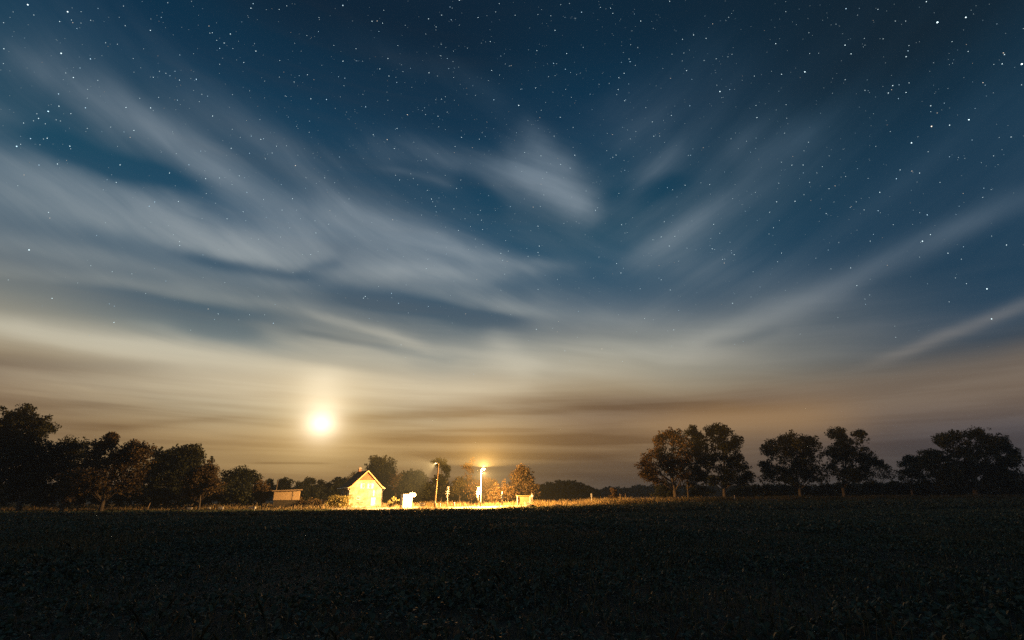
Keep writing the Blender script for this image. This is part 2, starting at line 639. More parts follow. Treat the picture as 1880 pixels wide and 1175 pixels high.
# ------------------------------------------------------------------ moon and stars, far outside the haze
mp_ = MOON * 9000
moon = MB().sphere((0, 0, 0), 9000 * math.tan(math.radians(0.27)), 32).put('moon', glow('moon_surface', (1.0, .95, .82), 3.0))
moon.location = mp_
props(moon, 'full moon shining through thin cloud low over the shed and the dark trees', 'moon')

ST1 = "150,25,3 365,63,3 183,80,1 489,109,1 570,230,1 330,287,3 488,317,2 432,366,1 355,393,1 870,93,1 905,14,1 666,32,1 1243,183,2 1132,178,1 1127,140,1 1169,217,1 970,296,1 1380,275,2 1509,326,1 1185,346,1 895,395,1 917,408,1 944,384,1 860,384,1 754,530,1 316,506,2 318,572,2 461,581,2 260,600,3 199,613,1 208,638,2 303,646,1 245,667,1 326,652,1 181,651,1 165,747,2 90,789,3 235,749,1 255,745,2 1075,548,1 1089,508,1 1120,518,1 1539,517,1 1507,415,1 1614,408,1 1655,191,1 1253,697,1 1407,751,2 1670,653,1 1668,713,1 1545,786,1 1650,957,1 951,828,1 648,889,2 578,969,1 669,711,1 597,685,1 471,692,1 310,884,2 130,943,1 96,1001,1 557,1023,1 805,1112,2 262,1145,2 1517,995,1 1600,1133,1 1113,1043,1 528,433,1"
ST2 = "28,30,2 248,55,1 185,114,2 490,101,2 103,328,1 227,371,2 271,315,2 352,386,1 538,409,1 558,239,1 622,331,1 557,301,1 700,259,1 880,302,1 1164,341,2 1137,413,1 935,353,1 1080,78,1 1172,163,2 1315,65,2 1250,18,1 1203,25,1 1634,113,2 1577,332,2 1545,395,2 1605,352,1 1618,255,1 1580,241,1 1505,510,1 743,514,1 976,568,3 1098,594,1 1200,632,2 1090,634,1 591,604,1 270,540,1 529,537,1 34,462,1 267,752,2 668,740,2 726,796,1 779,715,1 1451,813,1 1219,958,1 431,996,1 394,937,1 580,945,1 450,866,1 814,1054,1 1390,1134,2 1830,1062,1 1608,709,1 1795,422,1 1858,328,1 1803,292,1 1409,454,1 1464,449,1 1260,525,1 1148,883,1 770,1134,1 756,1157,1"
ST3 = "920,46,2 1413,120,4 1566,93,3 1186,113,1 1242,113,1 595,62,1 98,188,2 541,235,2 305,292,1 283,306,1 724,288,1 947,290,2 1244,305,2 1868,345,4 698,387,3 572,400,2 240,493,3 1172,461,2 1206,457,1 1148,501,2 1377,570,2 1583,645,3 1381,681,3 1273,770,3 597,564,1 600,637,1 435,568,1 435,744,1 384,761,1 433,800,1 405,820,1 300,748,1 150,796,1 70,838,1 690,932,1 763,932,1 918,951,1 861,1002,1 693,1050,1 431,1037,1 309,1070,1 546,1088,2 1427,983,1 1363,818,1 1478,845,1 1716,840,1 1663,1014,1 975,1088,1 1018,1132,1 1120,209,1 720,176,1 287,93,1"
ST4 = "157,231,3 814,82,1 909,99,1 1090,62,1 521,153,1 1095,258,1 1355,168,1 1181,229,1 490,316,1 895,399,1 281,492,2 590,522,1 1213,407,1 1393,481,1 1427,581,1 1563,112,1 1716,240,1 482,692,1 615,622,2 1029,664,1 1581,353,1 786,466,1 45,393,1 1484,525,1 1157,606,1"
ST5 = "93,158,1 453,43,1 582,108,1 757,41,1 743,173,1 706,229,1 745,215,1 1220,88,1 1549,140,1 1705,177,1 1788,210,2 1086,260,1 627,399,1 139,491,2 328,519,2 220,428,1 380,571,1 690,576,1 1298,563,1 1159,654,1 734,901,1 1541,330,1 1185,390,1 906,181,1 1020,223,1"
ST6 = "206,93,2 505,145,1 211,229,1 317,257,2 824,232,1 945,328,2 1143,314,1 1332,184,3 978,423,2 1048,474,1 1022,496,1 1025,524,1 1680,441,3 1705,603,3 1188,702,1 1510,382,1 1542,281,1 366,725,1 320,740,1 1175,95,1 1068,147,1 1018,15,1 1476,511,1 876,595,1 408,485,1 839,333,1"
stars = []
for txt, ox, oy, sc_ in ((ST1, 0, 0, 2.938), (ST2, 620, 0, 2.9375), (ST3, 1240, 0, 2.9375), (ST4, 0, 380, 2.938), (ST5, 620, 380, 2.9375), (ST6, 1240, 380, 2.9375)):
    for t in txt.split():
        a, b, c = (float(v) for v in t.split(','))
        stars.append((pdir(ox + a / sc_, oy + b / sc_), (0, 1.15, 1.35, 1.8, 2.3)[int(c)], (0, .85, 1.5, 2.2, 2.8)[int(c)]))
while len(stars) < 11500:                                    # the rest of the sky dome, thinning towards the horizon
    d = Vector(rng.normal(size=3)).normalized()
    if d.z < 0.24 or rng.random() > sstep(0.20, 0.52, d.z) + 0.06:
        continue
    w = rng.random() ** 5.0
    stars.append((d, 0.76 + 0.5 * w, 0.36 + 1.7 * w))


def veil_at(d):
    """how much cloud lies in front of a star"""
    c = 0
    for s_ in BRIGHT:
        a, b = pdir(*s_[:2]), pdir(*s_[2:4])
        n, m = a.cross(b).normalized(), (a + b).normalized()
        v = d.dot(n) / (s_[4] / F_PX * .82)
        u = d.dot(n.cross(m)) / (math.sin(math.acos(a.dot(b)) / 2) * 1.02)
        if abs(v) < 2 and abs(u) < 1.4 and d.dot(m) > 0:
            c += s_[5] * math.exp(-v * v - u ** 4)
    return min(1, c)


stars = [(d, r * (.92 if w > .8 else 1), w * (1 - (.65 if w < .8 else .5) * veil_at(d))) for d, r, w in stars]
OCT_V = np.array([(1, 0, 0), (-1, 0, 0), (0, 1, 0), (0, -1, 0), (0, 0, 1), (0, 0, -1)], float)
OCT_F = np.array([(0, 2, 4), (2, 1, 4), (1, 3, 4), (3, 0, 4), (2, 0, 5), (1, 2, 5), (3, 1, 5), (0, 3, 5)])
sv, sf, scol = [], [], []
for k, (d, r, w) in enumerate(stars):
    sv.append(OCT_V * (r * 5.6) + np.array(d * 9500))
    sf.append(OCT_F + 6 * k)
    h = rng.random()
    c = np.array((.74, .95, 1.0)) if h < .74 else (np.array((.55, .82, 1.0)) if h < .94 else np.array((1.0, .85, .66)))
    scol.append(np.repeat((c * w)[None], 6, 0))
me = np_mesh('stars', np.concatenate(sv), np.concatenate(sf), np.concatenate(scol))
M_STAR = glow('starlight', (1, 1, 1), 1.0)
_n = M_STAR.node_tree.nodes.new('ShaderNodeVertexColor')
_n.layer_name = 'tint'
M_STAR.node_tree.links.new(_n.outputs[0], M_STAR.node_tree.nodes['Emission'].inputs[0])
M_STAR.cycles.emission_sampling = 'NONE'
props(link('stars', me, M_STAR), kind='stuff')

# ------------------------------------------------------------------ trees
LEAF_T = np.array([(-.5, 0, 0), (0, -.34, .06), (.55, 0, -.05), (0, .34, .06)])


def rand_rot(n, g):
    q_ = g.normal(size=(n, 4))
    q_ /= np.linalg.norm(q_, axis=1)[:, None]
    w, x, y, z = q_.T
    return np.stack([np.stack([1 - 2 * (y * y + z * z), 2 * (x * y - z * w), 2 * (x * z + y * w)], -1),
                     np.stack([2 * (x * y + z * w), 1 - 2 * (x * x + z * z), 2 * (y * z - x * w)], -1),
                     np.stack([2 * (x * z - y * w), 2 * (y * z + x * w), 1 - 2 * (x * x + y * y)], -1)], 1)


def unit(n, g):
    v = g.normal(size=(n, 3))
    return v / np.linalg.norm(v, axis=1)[:, None]


def crown_points(lobes, g, dens, clump_r):
    """leaf positions: clumps spread through ellipsoid lobes (centre, radii), denser near the surface"""
    out = []
    for c, r in lobes:
        area = math.pi * r[0] * r[2]
        nc = max(5, int(area * 1.35 / (clump_r * clump_r)))
        u = unit(nc, g) * (g.random(nc) ** 0.45)[:, None]
        cc = c + u * r * (0.82 + 0.30 * g.random((nc, 1)))
        rr = clump_r * (0.45 + 0.75 * g.random(nc))
        per = np.maximum(6, (dens * 1.0 * math.pi * rr * rr)).astype(int)
        ne = max(3, int(nc * .55))                         # loose sprays standing out of the crown
        ue = unit(ne, g)
        cc = np.concatenate([cc, c + ue * r * (1.0 + .34 * g.random((ne, 1)) ** 1.5)])
        rr = np.concatenate([rr, clump_r * (.22 + .30 * g.random(ne))])
        per = np.concatenate([per, np.maximum(5, (dens * 1.3 * math.pi * rr[nc:] ** 2)).astype(int)])
        idx = np.repeat(np.arange(nc + ne), per)
        off = unit(len(idx), g) * (g.random(len(idx)) ** 0.5)[:, None]
        off[:, 2] *= 0.8
        out.append(cc[idx] + off * rr[idx][:, None])
    return np.concatenate(out)


def foliage_mesh(name, pts, g, size, cols):
    n = len(pts)
    R = rand_rot(n, g)
    s = size * (0.55 + 0.9 * g.random(n))
    v = np.einsum('nij,kj->nki', R, LEAF_T) * s[:, None, None] + pts[:, None, :]
    cols = np.array(cols)
    pick = cols[g.integers(0, len(cols), n)] * (0.65 + 0.7 * g.random((n, 1)))
    f = np.arange(n * 4).reshape(n, 4)
    return np_mesh(name, v.reshape(-1, 3), f, np.repeat(pick, 4, 0))


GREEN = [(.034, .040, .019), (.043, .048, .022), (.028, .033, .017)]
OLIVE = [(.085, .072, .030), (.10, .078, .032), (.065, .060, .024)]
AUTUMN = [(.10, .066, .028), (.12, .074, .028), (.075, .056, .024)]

TREES_MADE = 0


def tree(name, label, cat, depth, lobes, base=None, trunk=.28, cols=GREEN, group=None, leaf=.40, dens=16, clump=1.15,
         limbs=True, thick=.85, top=None, seed=None):
    """lobes: pixel ellipses of the crown in the photograph (x, y, rx, ry), placed at the tree's own distance"""
    global TREES_MADE
    TREES_MADE += 1
    sd = seed if seed is not None else TREES_MADE * 17 + 3
    g = np.random.default_rng(sd)
    k = depth / 995.0
    L = []
    for (px, py, rx, ry) in lobes:
        c = np.array(pat(px, py, depth))
        c[1] += g.normal() * rx * k * .35
        L.append((c, np.array((rx * k, rx * k * thick, ry * k)) * 1.14))
    for c, r in list(L):
        near = sorted((l for l in L if l[0] is not c), key=lambda l: np.linalg.norm(l[0] - c))[:2]
        for c2, r2 in near[:1 + int(g.random() < .4)]:
            if np.linalg.norm(c2 - c) < 1.1 * (r[0] + r2[0]):
                L.append(((c + c2) / 2 + g.normal(size=3) * .3, (r + r2) * .38))
    if base is None:
        base = sum(l[0] for l in lobes) / len(lobes)
    bp = pat(base, 914, depth)
    b = Vector((bp.x, depth, gz(bp.x, depth)))
    root = empty(name, b, label, cat, group)
    o = np.array(b)
    L = [(c - o, r) for c, r in L]
    pts = crown_points(L, g, dens, clump)
    pts[:, 2] = np.maximum(pts[:, 2], 0.05)
    link('crown', foliage_mesh('crown', pts, g, leaf, cols), M_LEAF, root)
    if limbs:
        hi = max(c[2] for c, r in L)
        mx = sum(c[0] for c, r in L) / len(L)
        my = sum(c[1] for c, r in L) / len(L)
        H = hi * .86
        spine = []
        for t in (0, .04, .15, .3, .45, .62, .8, 1.0):
            bend = sstep(.1, 1.0, t)
            spine.append(Vector((mx * bend * .8 + math.sin(t * 7 + sd) * .12 * H / 12, my * bend * .8 + math.cos(t * 6 + sd) * .1 * H / 12, H * t - (.15 if t == 0 else 0))))
        rad = [trunk * (1.55, 1.2, 1.0, .88, .72, .5, .3, .1)[i] for i in range(8)]
        MB().tube(spine, rad, 9).put('trunk', M_BARK, root)
        br = MB()
        for c, r in L:
            cv = Vector(c)
            i0 = max(2, min(6, int(len(spine) * min(.85, max(.28, (c[2] - r[2] * 1.2) / H * .9)))))
            s0 = spine[i0]
            r0 = rad[i0] * .45
            mid = s0.lerp(cv, .5) + Vector((g.normal() * .25, g.normal() * .25, (cv - s0).length * .10))
            br.tube([s0, mid, cv], [r0, r0 * .6, r0 * .3], 6)
            for _ in range(max(2, int(r[0] * 1.1))):
                e = c + unit(1, g)[0] * r * .95
                e[2] = max(e[2], .3)
                ev = Vector(e)
                st = mid.lerp(cv, g.random())
                m2 = st.lerp(ev, .55) + Vector(g.normal(size=3) * .18)
                br.tube([st, m2, ev], [r0 * .32, r0 * .2, .012], 4, cap=False)
        br.put('branches', M_BARK, root)
    return root


DIM = [(.062, .042, .020), (.075, .048, .020), (.048, .038, .018)]  # leaf tints darkened to hold down the lamp light on these trees
WARM = [(.095, .066, .032), (.11, .076, .034), (.075, .058, .028)]  # leaf tints picked to stand in for warm lamp light
GL = 'trees and bushes left of the shed'
GM = 'trees behind the house and the street lamps'
GS = 'small dark trees between the shed and the house'
GR = 'oaks standing along the far right field edge'

tree('broadleaf_tree', 'tallest dark tree at the far left edge, feathery top above all its neighbours', 'tree', 104,
     [(12, 775, 26, 22), (36, 756, 20, 15), (32, 775, 30, 18), (66, 772, 17, 14), (82, 782, 13, 9), (58, 795, 34, 18), (20, 812, 42, 32), (62, 835, 34, 36), (15, 865, 40, 40), (60, 880, 40, 36)],
     38, .36, GREEN, GL, .36, 20)
tree('broadleaf_tree', 'dark bushy tree filling the gap right of the tallest left tree', 'tree', 106,
     [(112, 826, 24, 18), (140, 816, 18, 11), (92, 845, 26, 24), (128, 850, 32, 24), (110, 885, 38, 30), (140, 890, 26, 24)], 118, .28, GREEN, GL, .36, 18)
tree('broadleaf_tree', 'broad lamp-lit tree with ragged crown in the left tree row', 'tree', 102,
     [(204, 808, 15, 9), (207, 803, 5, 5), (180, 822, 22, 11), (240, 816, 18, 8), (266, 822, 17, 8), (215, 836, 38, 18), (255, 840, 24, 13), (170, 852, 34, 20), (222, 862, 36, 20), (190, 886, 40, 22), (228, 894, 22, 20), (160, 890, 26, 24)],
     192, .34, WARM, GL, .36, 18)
tree('broadleaf_tree', 'dark knobbly-topped tree behind the small lamp-lit tree on the left', 'tree', 122,
     [(332, 822, 13, 9), (352, 826, 13, 8), (364, 836, 12, 10), (302, 834, 16, 9), (325, 842, 30, 14), (300, 862, 30, 24), (345, 862, 34, 26), (275, 880, 22, 28), (320, 890, 40, 26)], 325, .3, GREEN, GL, .40, 20)
tree('broadleaf_tree', 'small rounded lamp-lit tree in front of the dark knobbly one', 'tree', 108,
     [(380, 864, 17, 13), (362, 872, 18, 11), (395, 876, 11, 13), (345, 882, 18, 9), (375, 888, 24, 12), (352, 900, 20, 9), (390, 897, 12, 11), (362, 908, 16, 7)], 368, .2, WARM, GL, .32, 20)
tree('broadleaf_tree', 'dark low tree with pointed twigs left of the lamp-lit bush by the shed', 'tree', 130,
     [(447, 870, 19, 9), (462, 876, 10, 9), (425, 876, 20, 13), (440, 890, 28, 16), (420, 904, 28, 18), (452, 905, 18, 16)], 440, .24, GREEN, GL, .36, 22)
tree('bush', 'tall lamp-lit bush standing just left of the wooden shed', 'bush', 116,
     [(484, 890, 10, 9), (477, 898, 10, 8), (490, 901, 6, 7), (472, 908, 8, 7), (485, 912, 9, 9), (478, 919, 10, 6)], 482, .12, AUTUMN, GL, .26, 30, clump=.7)
tree('conifer_tree', 'narrow dark conifer beside the tall thin pole at the shed', 'tree', 136,
     [(496, 882, 4, 6), (496, 892, 6, 8), (495, 904, 8, 10)], 496, .12, GREEN, GL, .3, 30, clump=.7)
tree('broadleaf_tree', 'small dark tree rising behind the shed roof', 'tree', 150,
     [(519, 883, 8, 6), (523, 890, 12, 7), (512, 896, 10, 8), (526, 903, 14, 9)], 520, .16, GREEN, GS, .36, 26, clump=.9)
tree('broadleaf_tree', 'low dark tree just right of the shed roof', 'tree', 158,
     [(546, 890, 9, 4.5), (556, 898, 10, 8), (552, 910, 12, 8)], 550, .16, GREEN, GS, .36, 26, clump=.9)
tree('broadleaf_tree', 'dark twin-topped tree second right of the shed', 'tree', 160,
     [(561, 886, 6, 5), (570, 885, 7, 5), (566, 895, 13, 8), (568, 908, 16, 9)], 566, .16, GREEN, GS, .36, 26, clump=.9)
tree('broadleaf_tree', 'dark rounded tree midway between shed and house', 'tree', 162,
     [(588, 888, 6, 5), (588, 896, 10, 8), (588, 909, 14, 9)], 588, .16, GREEN, GS, .36, 26, clump=.9)
tree('broadleaf_tree', 'dark low tree behind the wooden rail near the house', 'tree', 164,
     [(605, 890, 8, 5.5), (606, 899, 11, 9), (606, 910, 13, 8)], 606, .16, GREEN, GS, .36, 26, clump=.9)
tree('broadleaf_tree', 'dark tree touching the left roof slope of the house', 'tree', 160,
     [(620, 883, 10, 5), (630, 882, 8, 5), (626, 892, 16, 9), (625, 906, 18, 10)], 626, .18, GREEN, GS, .36, 26, clump=.9)
tree('bare_tree', 'thin twiggy tree poking up behind the chimney side of the roof', 'tree', 150,
     [(646, 872, 5, 5), (652, 868, 4, 4), (640, 880, 7, 6)], 645, .10, OLIVE, GM, .22, 7, clump=.8)
tree('broadleaf_tree', 'big dark full-crowned tree right behind the house roof', 'tree', 150,
     [(697, 845, 17, 9), (711, 850, 12, 9), (684, 854, 10, 9), (701, 862, 22, 13), (720, 868, 9, 9), (688, 872, 13, 11), (708, 882, 15, 11), (700, 897, 15, 12), (712, 906, 12, 10)], 702, .34, GREEN, GM, .42, 17)
tree('bare_tree', 'pale sparse tree between the big dark tree and the relay hut', 'tree', 142,
     [(724, 880, 9, 9), (733, 874, 7, 7), (726, 893, 9, 8)], 727, .12, AUTUMN, GM, .26, 6, clump=.9)
tree('broadleaf_tree', 'wide dark tree behind the white relay hut', 'tree', 146,
     [(753, 871, 10, 7), (765, 872, 11, 7), (744, 882, 14, 10), (772, 882, 15, 11), (756, 890, 26, 12), (738, 900, 14, 12), (780, 898, 16, 13), (758, 908, 30, 10)], 760, .26, GREEN, GM, .40, 20)
tree('broadleaf_tree', 'dark tree with a thin ragged top behind the timber lamp mast', 'tree', 148,
     [(801, 846, 8, 3.5), (810, 850, 7, 5), (817, 858, 6, 6), (820, 865, 4, 4), (813, 876, 11, 8), (803, 884, 13, 9), (818, 888, 10, 11), (806, 902, 18, 13)], 810, .22, GREEN, GM, .36, 17)
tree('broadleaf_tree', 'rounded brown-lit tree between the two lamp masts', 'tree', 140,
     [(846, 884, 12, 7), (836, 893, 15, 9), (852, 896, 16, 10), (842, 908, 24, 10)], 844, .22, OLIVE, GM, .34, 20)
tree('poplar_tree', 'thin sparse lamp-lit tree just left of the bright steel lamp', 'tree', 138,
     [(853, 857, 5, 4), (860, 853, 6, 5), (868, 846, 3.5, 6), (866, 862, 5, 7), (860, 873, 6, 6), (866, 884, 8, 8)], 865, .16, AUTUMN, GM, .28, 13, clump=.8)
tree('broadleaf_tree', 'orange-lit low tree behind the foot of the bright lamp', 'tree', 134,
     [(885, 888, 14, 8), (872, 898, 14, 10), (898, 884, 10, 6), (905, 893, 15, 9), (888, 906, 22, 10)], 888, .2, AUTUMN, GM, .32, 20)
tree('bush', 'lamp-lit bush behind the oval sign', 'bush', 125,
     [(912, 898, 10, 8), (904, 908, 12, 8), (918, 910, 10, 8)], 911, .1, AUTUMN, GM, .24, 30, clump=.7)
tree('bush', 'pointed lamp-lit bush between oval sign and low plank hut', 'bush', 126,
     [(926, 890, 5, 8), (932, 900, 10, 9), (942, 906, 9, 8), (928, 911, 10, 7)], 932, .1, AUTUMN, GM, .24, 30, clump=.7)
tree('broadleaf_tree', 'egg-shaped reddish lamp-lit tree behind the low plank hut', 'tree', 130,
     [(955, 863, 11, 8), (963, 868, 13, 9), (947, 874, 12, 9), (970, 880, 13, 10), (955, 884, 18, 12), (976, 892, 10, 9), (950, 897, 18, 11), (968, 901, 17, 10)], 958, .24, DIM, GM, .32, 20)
tree('bush', 'small upright lamp-lit bush beside the two-post wooden frame', 'bush', 122,
     [(1125, 901, 3.6, 4), (1130, 904, 3.5, 4), (1127, 909, 5, 5), (1122, 915, 6, 3.5), (1131, 915, 5, 4)], 1127, .06, AUTUMN, None, .2, 40, clump=.5)

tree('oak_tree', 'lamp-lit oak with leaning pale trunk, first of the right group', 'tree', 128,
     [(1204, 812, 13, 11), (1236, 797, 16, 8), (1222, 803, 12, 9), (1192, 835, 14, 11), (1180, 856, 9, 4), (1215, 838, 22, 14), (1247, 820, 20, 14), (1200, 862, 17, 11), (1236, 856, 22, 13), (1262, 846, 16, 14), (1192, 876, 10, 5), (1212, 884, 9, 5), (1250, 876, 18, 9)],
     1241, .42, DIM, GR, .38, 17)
tree('oak_tree', 'dark narrow-topped oak between the lamp-lit oak and the tallest one', 'tree', 134,
     [(1274, 787, 8, 7), (1272, 798, 13, 9), (1284, 812, 14, 12), (1270, 825, 15, 12), (1290, 838, 18, 13), (1276, 858, 20, 12), (1292, 874, 18, 10), (1268, 886, 15, 9)],
     1263, .2, GREEN, GR, .38, 18)
tree('oak_tree', 'tallest oak of the right group with a straight bare trunk', 'tree', 130,
     [(1314, 785, 16, 7), (1328, 790, 10, 7), (1302, 792, 8, 6), (1318, 804, 20, 12), (1352, 807, 9, 8), (1348, 817, 12, 8), (1326, 828, 26, 14), (1355, 836, 9, 8), (1306, 848, 22, 13), (1346, 852, 20, 10), (1364, 862, 11, 9), (1330, 872, 26, 11), (1372, 882, 9, 7), (1356, 886, 10, 5), (1305, 882, 18, 9)],
     1331, .34, GREEN, GR, .38, 17)
tree('shrub', 'dark shrub at the foot of the lamp-lit oak', 'shrub', 134,
     [(1218, 893, 12, 7), (1228, 900, 14, 8), (1212, 908, 14, 7), (1235, 910, 10, 6)], 1222, .1, GREEN, GR, .32, 22, clump=.9)
tree('shrub', 'young shrub under the two right-hand oaks of the right group', 'shrub', 138,
     [(1282, 898, 14, 9), (1296, 904, 14, 9), (1274, 909, 12, 7)], 1286, .1, GREEN, GR, .32, 22, clump=.9)
tree('oak_tree', 'dark gappy oak, left one of the middle pair on the right', 'tree', 132,
     [(1418, 815, 9, 7), (1411, 827, 12, 8), (1448, 801, 7, 6), (1438, 812, 15, 10), (1474, 805, 15, 6), (1490, 813, 14, 9), (1462, 820, 24, 11), (1428, 838, 22, 12), (1466, 842, 30, 14), (1492, 838, 16, 12), (1403, 852, 6, 4), (1416, 862, 14, 8), (1446, 866, 24, 11), (1484, 866, 22, 11), (1412, 880, 14, 5), (1440, 880, 20, 8), (1495, 880, 22, 8)],
     1470, .34, GREEN, GR, .38, 16)
tree('oak_tree', 'dark dense oak with stepped right side, right one of the middle pair', 'tree', 134,
     [(1540, 791, 10, 5.5), (1528, 798, 10, 6), (1548, 802, 16, 8), (1570, 801, 12, 6), (1580, 796, 5, 3.5), (1560, 816, 24, 10), (1530, 826, 20, 12), (1584, 832, 18, 8), (1556, 840, 30, 13), (1596, 846, 16, 6), (1614, 849, 7, 3.5), (1580, 860, 24, 10), (1530, 862, 28, 13), (1555, 880, 30, 9)],
     1552, .36, GREEN, GR, .38, 18)
tree('broadleaf_tree', 'small thin-leaved tree in the gap right of the middle oak pair', 'tree', 140,
     [(1618, 858, 12, 5), (1630, 862, 9, 5), (1612, 870, 18, 8), (1632, 876, 12, 7)], 1622, .14, OLIVE, GR, .3, 12, clump=.9)
tree('broadleaf_tree', 'low round dark tree leaning on the big oak at far right', 'tree', 138,
     [(1678, 843, 13, 5), (1663, 851, 11, 6), (1690, 852, 13, 8), (1672, 862, 22, 9), (1652, 870, 12, 6), (1684, 876, 24, 10)], 1676, .22, GREEN, GR, .36, 18)
tree('oak_tree', 'huge wide dark oak at the far right edge', 'tree', 130,
     [(1776, 792, 18, 6), (1790, 796, 16, 7), (1738, 801, 17, 7), (1724, 812, 13, 8), (1752, 812, 26, 11), (1806, 804, 22, 9), (1832, 811, 15, 9), (1852, 822, 15, 9), (1868, 838, 8, 9), (1704, 832, 12, 7), (1722, 842, 20, 12), (1765, 838, 34, 16), (1815, 836, 32, 15), (1848, 850, 22, 14), (1700, 858, 14, 8), (1740, 866, 30, 11), (1790, 868, 36, 12), (1845, 876, 28, 12), (1805, 858, 34, 16), (1835, 866, 26, 12), (1765, 882, 40, 12), (1815, 888, 36, 12), (1862, 886, 24, 12), (1730, 886, 26, 10)],
     1795, .5, GREEN, GR, .40, 16)


# masses that read as one: far woods and the hedgerow
def mass(name, profile, depth, thick_m, leaf, dens, bottom, cols, seed, step):
    g = np.random.default_rng(seed)
    k = depth / 995.0
    xs = np.array([p[0] for p in profile], float)
    ys = np.array([p[1] for p in profile], float)
    L = []
    x = xs[0]
    while x < xs[-1]:
        r = step * (0.7 + .6 * g.random())
        ty = float(np.interp(x, xs, ys)) + g.normal() * .8
        c = np.array(pat(x, ty + r * .55, depth))
        c[1] += g.uniform(-.5, .5) * thick_m
        L.append((c, np.array((r * k, r * k, r * k * .6))))
        y_ = ty + r * 1.2
        while y_ < bottom:
            c = np.array(pat(x + g.normal() * step * .3, y_, depth))
            c[1] += g.uniform(-.5, .5) * thick_m
            L.append((c, np.array((r * k, r * k, r * k * .7))))
            y_ += r * .9
        x += r * 1.0
    pts = crown_points(L, g, dens, max(.9, leaf * 2.4))
    gg = ground(pts[:, 0], pts[:, 1])
    pts[:, 2] = np.maximum(pts[:, 2], gg + .1)
    return props(link(name, foliage_mesh(name, pts, g, leaf, cols), M_LEAF), kind='stuff')


mass('woods', [(980, 893), (1000, 891), (1020, 888), (1035, 884), (1050, 886), (1065, 888), (1080, 891), (1090, 900), (1098, 906)], 215, 10, .7, 7, 920, GREEN, 41, 7)
mass('distant_woods', [(-300, 894), (0, 896), (500, 897), (700, 898), (1000, 901), (1100, 900), (1150, 899), (1175, 896), (1250, 894), (1500, 896), (1640, 893), (1880, 890), (2150, 890)], 340, 16, 1.4, 2.2, 921, GREEN, 42, 8)
mass('hedgerow', [(1340, 898), (1380, 892), (1500, 891), (1620, 886), (1660, 888), (1900, 884), (2050, 884)], 144, 5, .5, 9, 912, GREEN, 43, 9)
mass('undergrowth', [(-120, 890), (60, 888), (150, 898), (260, 892), (300, 896), (330, 900), (420, 896), (470, 905)], 116, 5, .42, 10, 925, GREEN, 44, 9)
mass('dark_thicket', [(510, 903), (560, 900), (640, 899), (720, 900), (790, 898), (860, 902), (930, 905), (985, 908)], 158, 5, .5, 9, 925, GREEN, 45, 8)

# ------------------------------------------------------------------ verge, yard and field
def verge_edges(xs):
    return EDGE_D + 1.2 + np.sin(xs * .21) * .5, EDGE_D + 22 + 0 * xs


props(sheet('verge', verge_edges, -165, 165, 240, mottled('verge_turf', (.08, .075, .035), (.17, .14, .07), .12, .95), .02), kind='structure')
props(sheet('gravel_yard', lambda xs: (111.5 + np.sin(xs * .5) * .3, 120.5 + 0 * xs), -38, 5, 60, M_GRAVEL, .05), kind='structure')


def blades(name, n, xr, yr, hr, width, cols, seed, mat, avoid=None, lean=.5, clumpy=0.0):
    g = np.random.default_rng(seed)
    x = g.uniform(*xr, n)
    y = g.uniform(*yr, n)
    if clumpy:
        fld = np.sin(x * .8 + 2 * np.sin(y * .7)) + np.sin(x * .31 + 1) + g.normal(size=n) * .6
        keep = fld > -clumpy
        x, y, fld = x[keep], y[keep], fld[keep]
    else:
        fld = np.zeros(len(x))
    if avoid is not None:
        keep = avoid(x, y)
        x, y, fld = x[keep], y[keep], fld[keep]
    n = len(x)
    h = g.uniform(*hr, n) * (1 + .25 * np.clip(fld, -1, 1.5))
    a = g.uniform(0, 2 * math.pi, n)
    w = width * (0.6 + .8 * g.random(n))
    l = g.normal(size=n) * lean * h * .5 + .12 * h
    p = np.stack([x, y, ground(x, y) - .02], -1)
    side = np.stack([np.cos(a), np.sin(a), 0 * a], -1) * (w / 2)[:, None]
    ld = np.stack([np.cos(a * 1.7), np.sin(a * 1.7), 0 * a], -1)
    mid = p + np.array((0, 0, 1)) * (h * .6)[:, None] + ld * (l * .35)[:, None]
    tip = p + np.array((0, 0, 1)) * h[:, None] + ld * l[:, None]
    v = np.stack([p - side, p + side, mid + side * .8, tip, mid - side * .8], 1)
    cols = np.array(cols)
    c = cols[g.integers(0, len(cols), n)] * (.6 + .8 * g.random((n, 1)))
    f = np.arange(n * 5).reshape(n, 5)
    return link(name, np_mesh(name, v.reshape(-1, 3), f, np.repeat(c, 5, 0)), mat)


DRY = [(.34, .25, .13), (.26, .20, .10), (.40, .30, .17), (.20, .17, .07)]


def off_yard(x, y):
    inside = (x > -38) & (x < 5) & (y > 111.5) & (y < 120.5)
    return ~inside | (rng.random(len(x)) < .22)


props(blades('tall_verge_grass', 60000, (-150, 150), (EDGE_D + 1.0, EDGE_D + 14), (.30, .85), .07, DRY, 5, M_GRASS, lambda x, y: off_yard(x, y) & (rng.random(len(x)) > sstep(22, 45, x)), .7, .7), kind='stuff')
props(blades('back_verge_grass', 26000, (-150, 150), (EDGE_D + 14, EDGE_D + 26), (.4, 1.0), .10, DRY, 6, M_GRASS, lambda x, y: rng.random(len(x)) > sstep(22, 45, x), .7, .4), kind='stuff')
props(blades('dark_verge_weeds', 26000, (20, 150), (EDGE_D + .5, EDGE_D + 20), (.25, .7), .10, [(.05, .055, .025), (.07, .065, .03), (.10, .075, .04)], 9, M_GRASS, None, .7, .4), kind='stuff')  # weeds coloured dark, partly standing in for the lamplight fading out
props(blades('verge_herbs', 16000, (-150, 150), (EDGE_D - 2.5, EDGE_D + 2.0), (.15, .7), .09, [(.05, .06, .025), (.08, .075, .03)], 8, M_GRASS, None, .8, .3), kind='stuff')


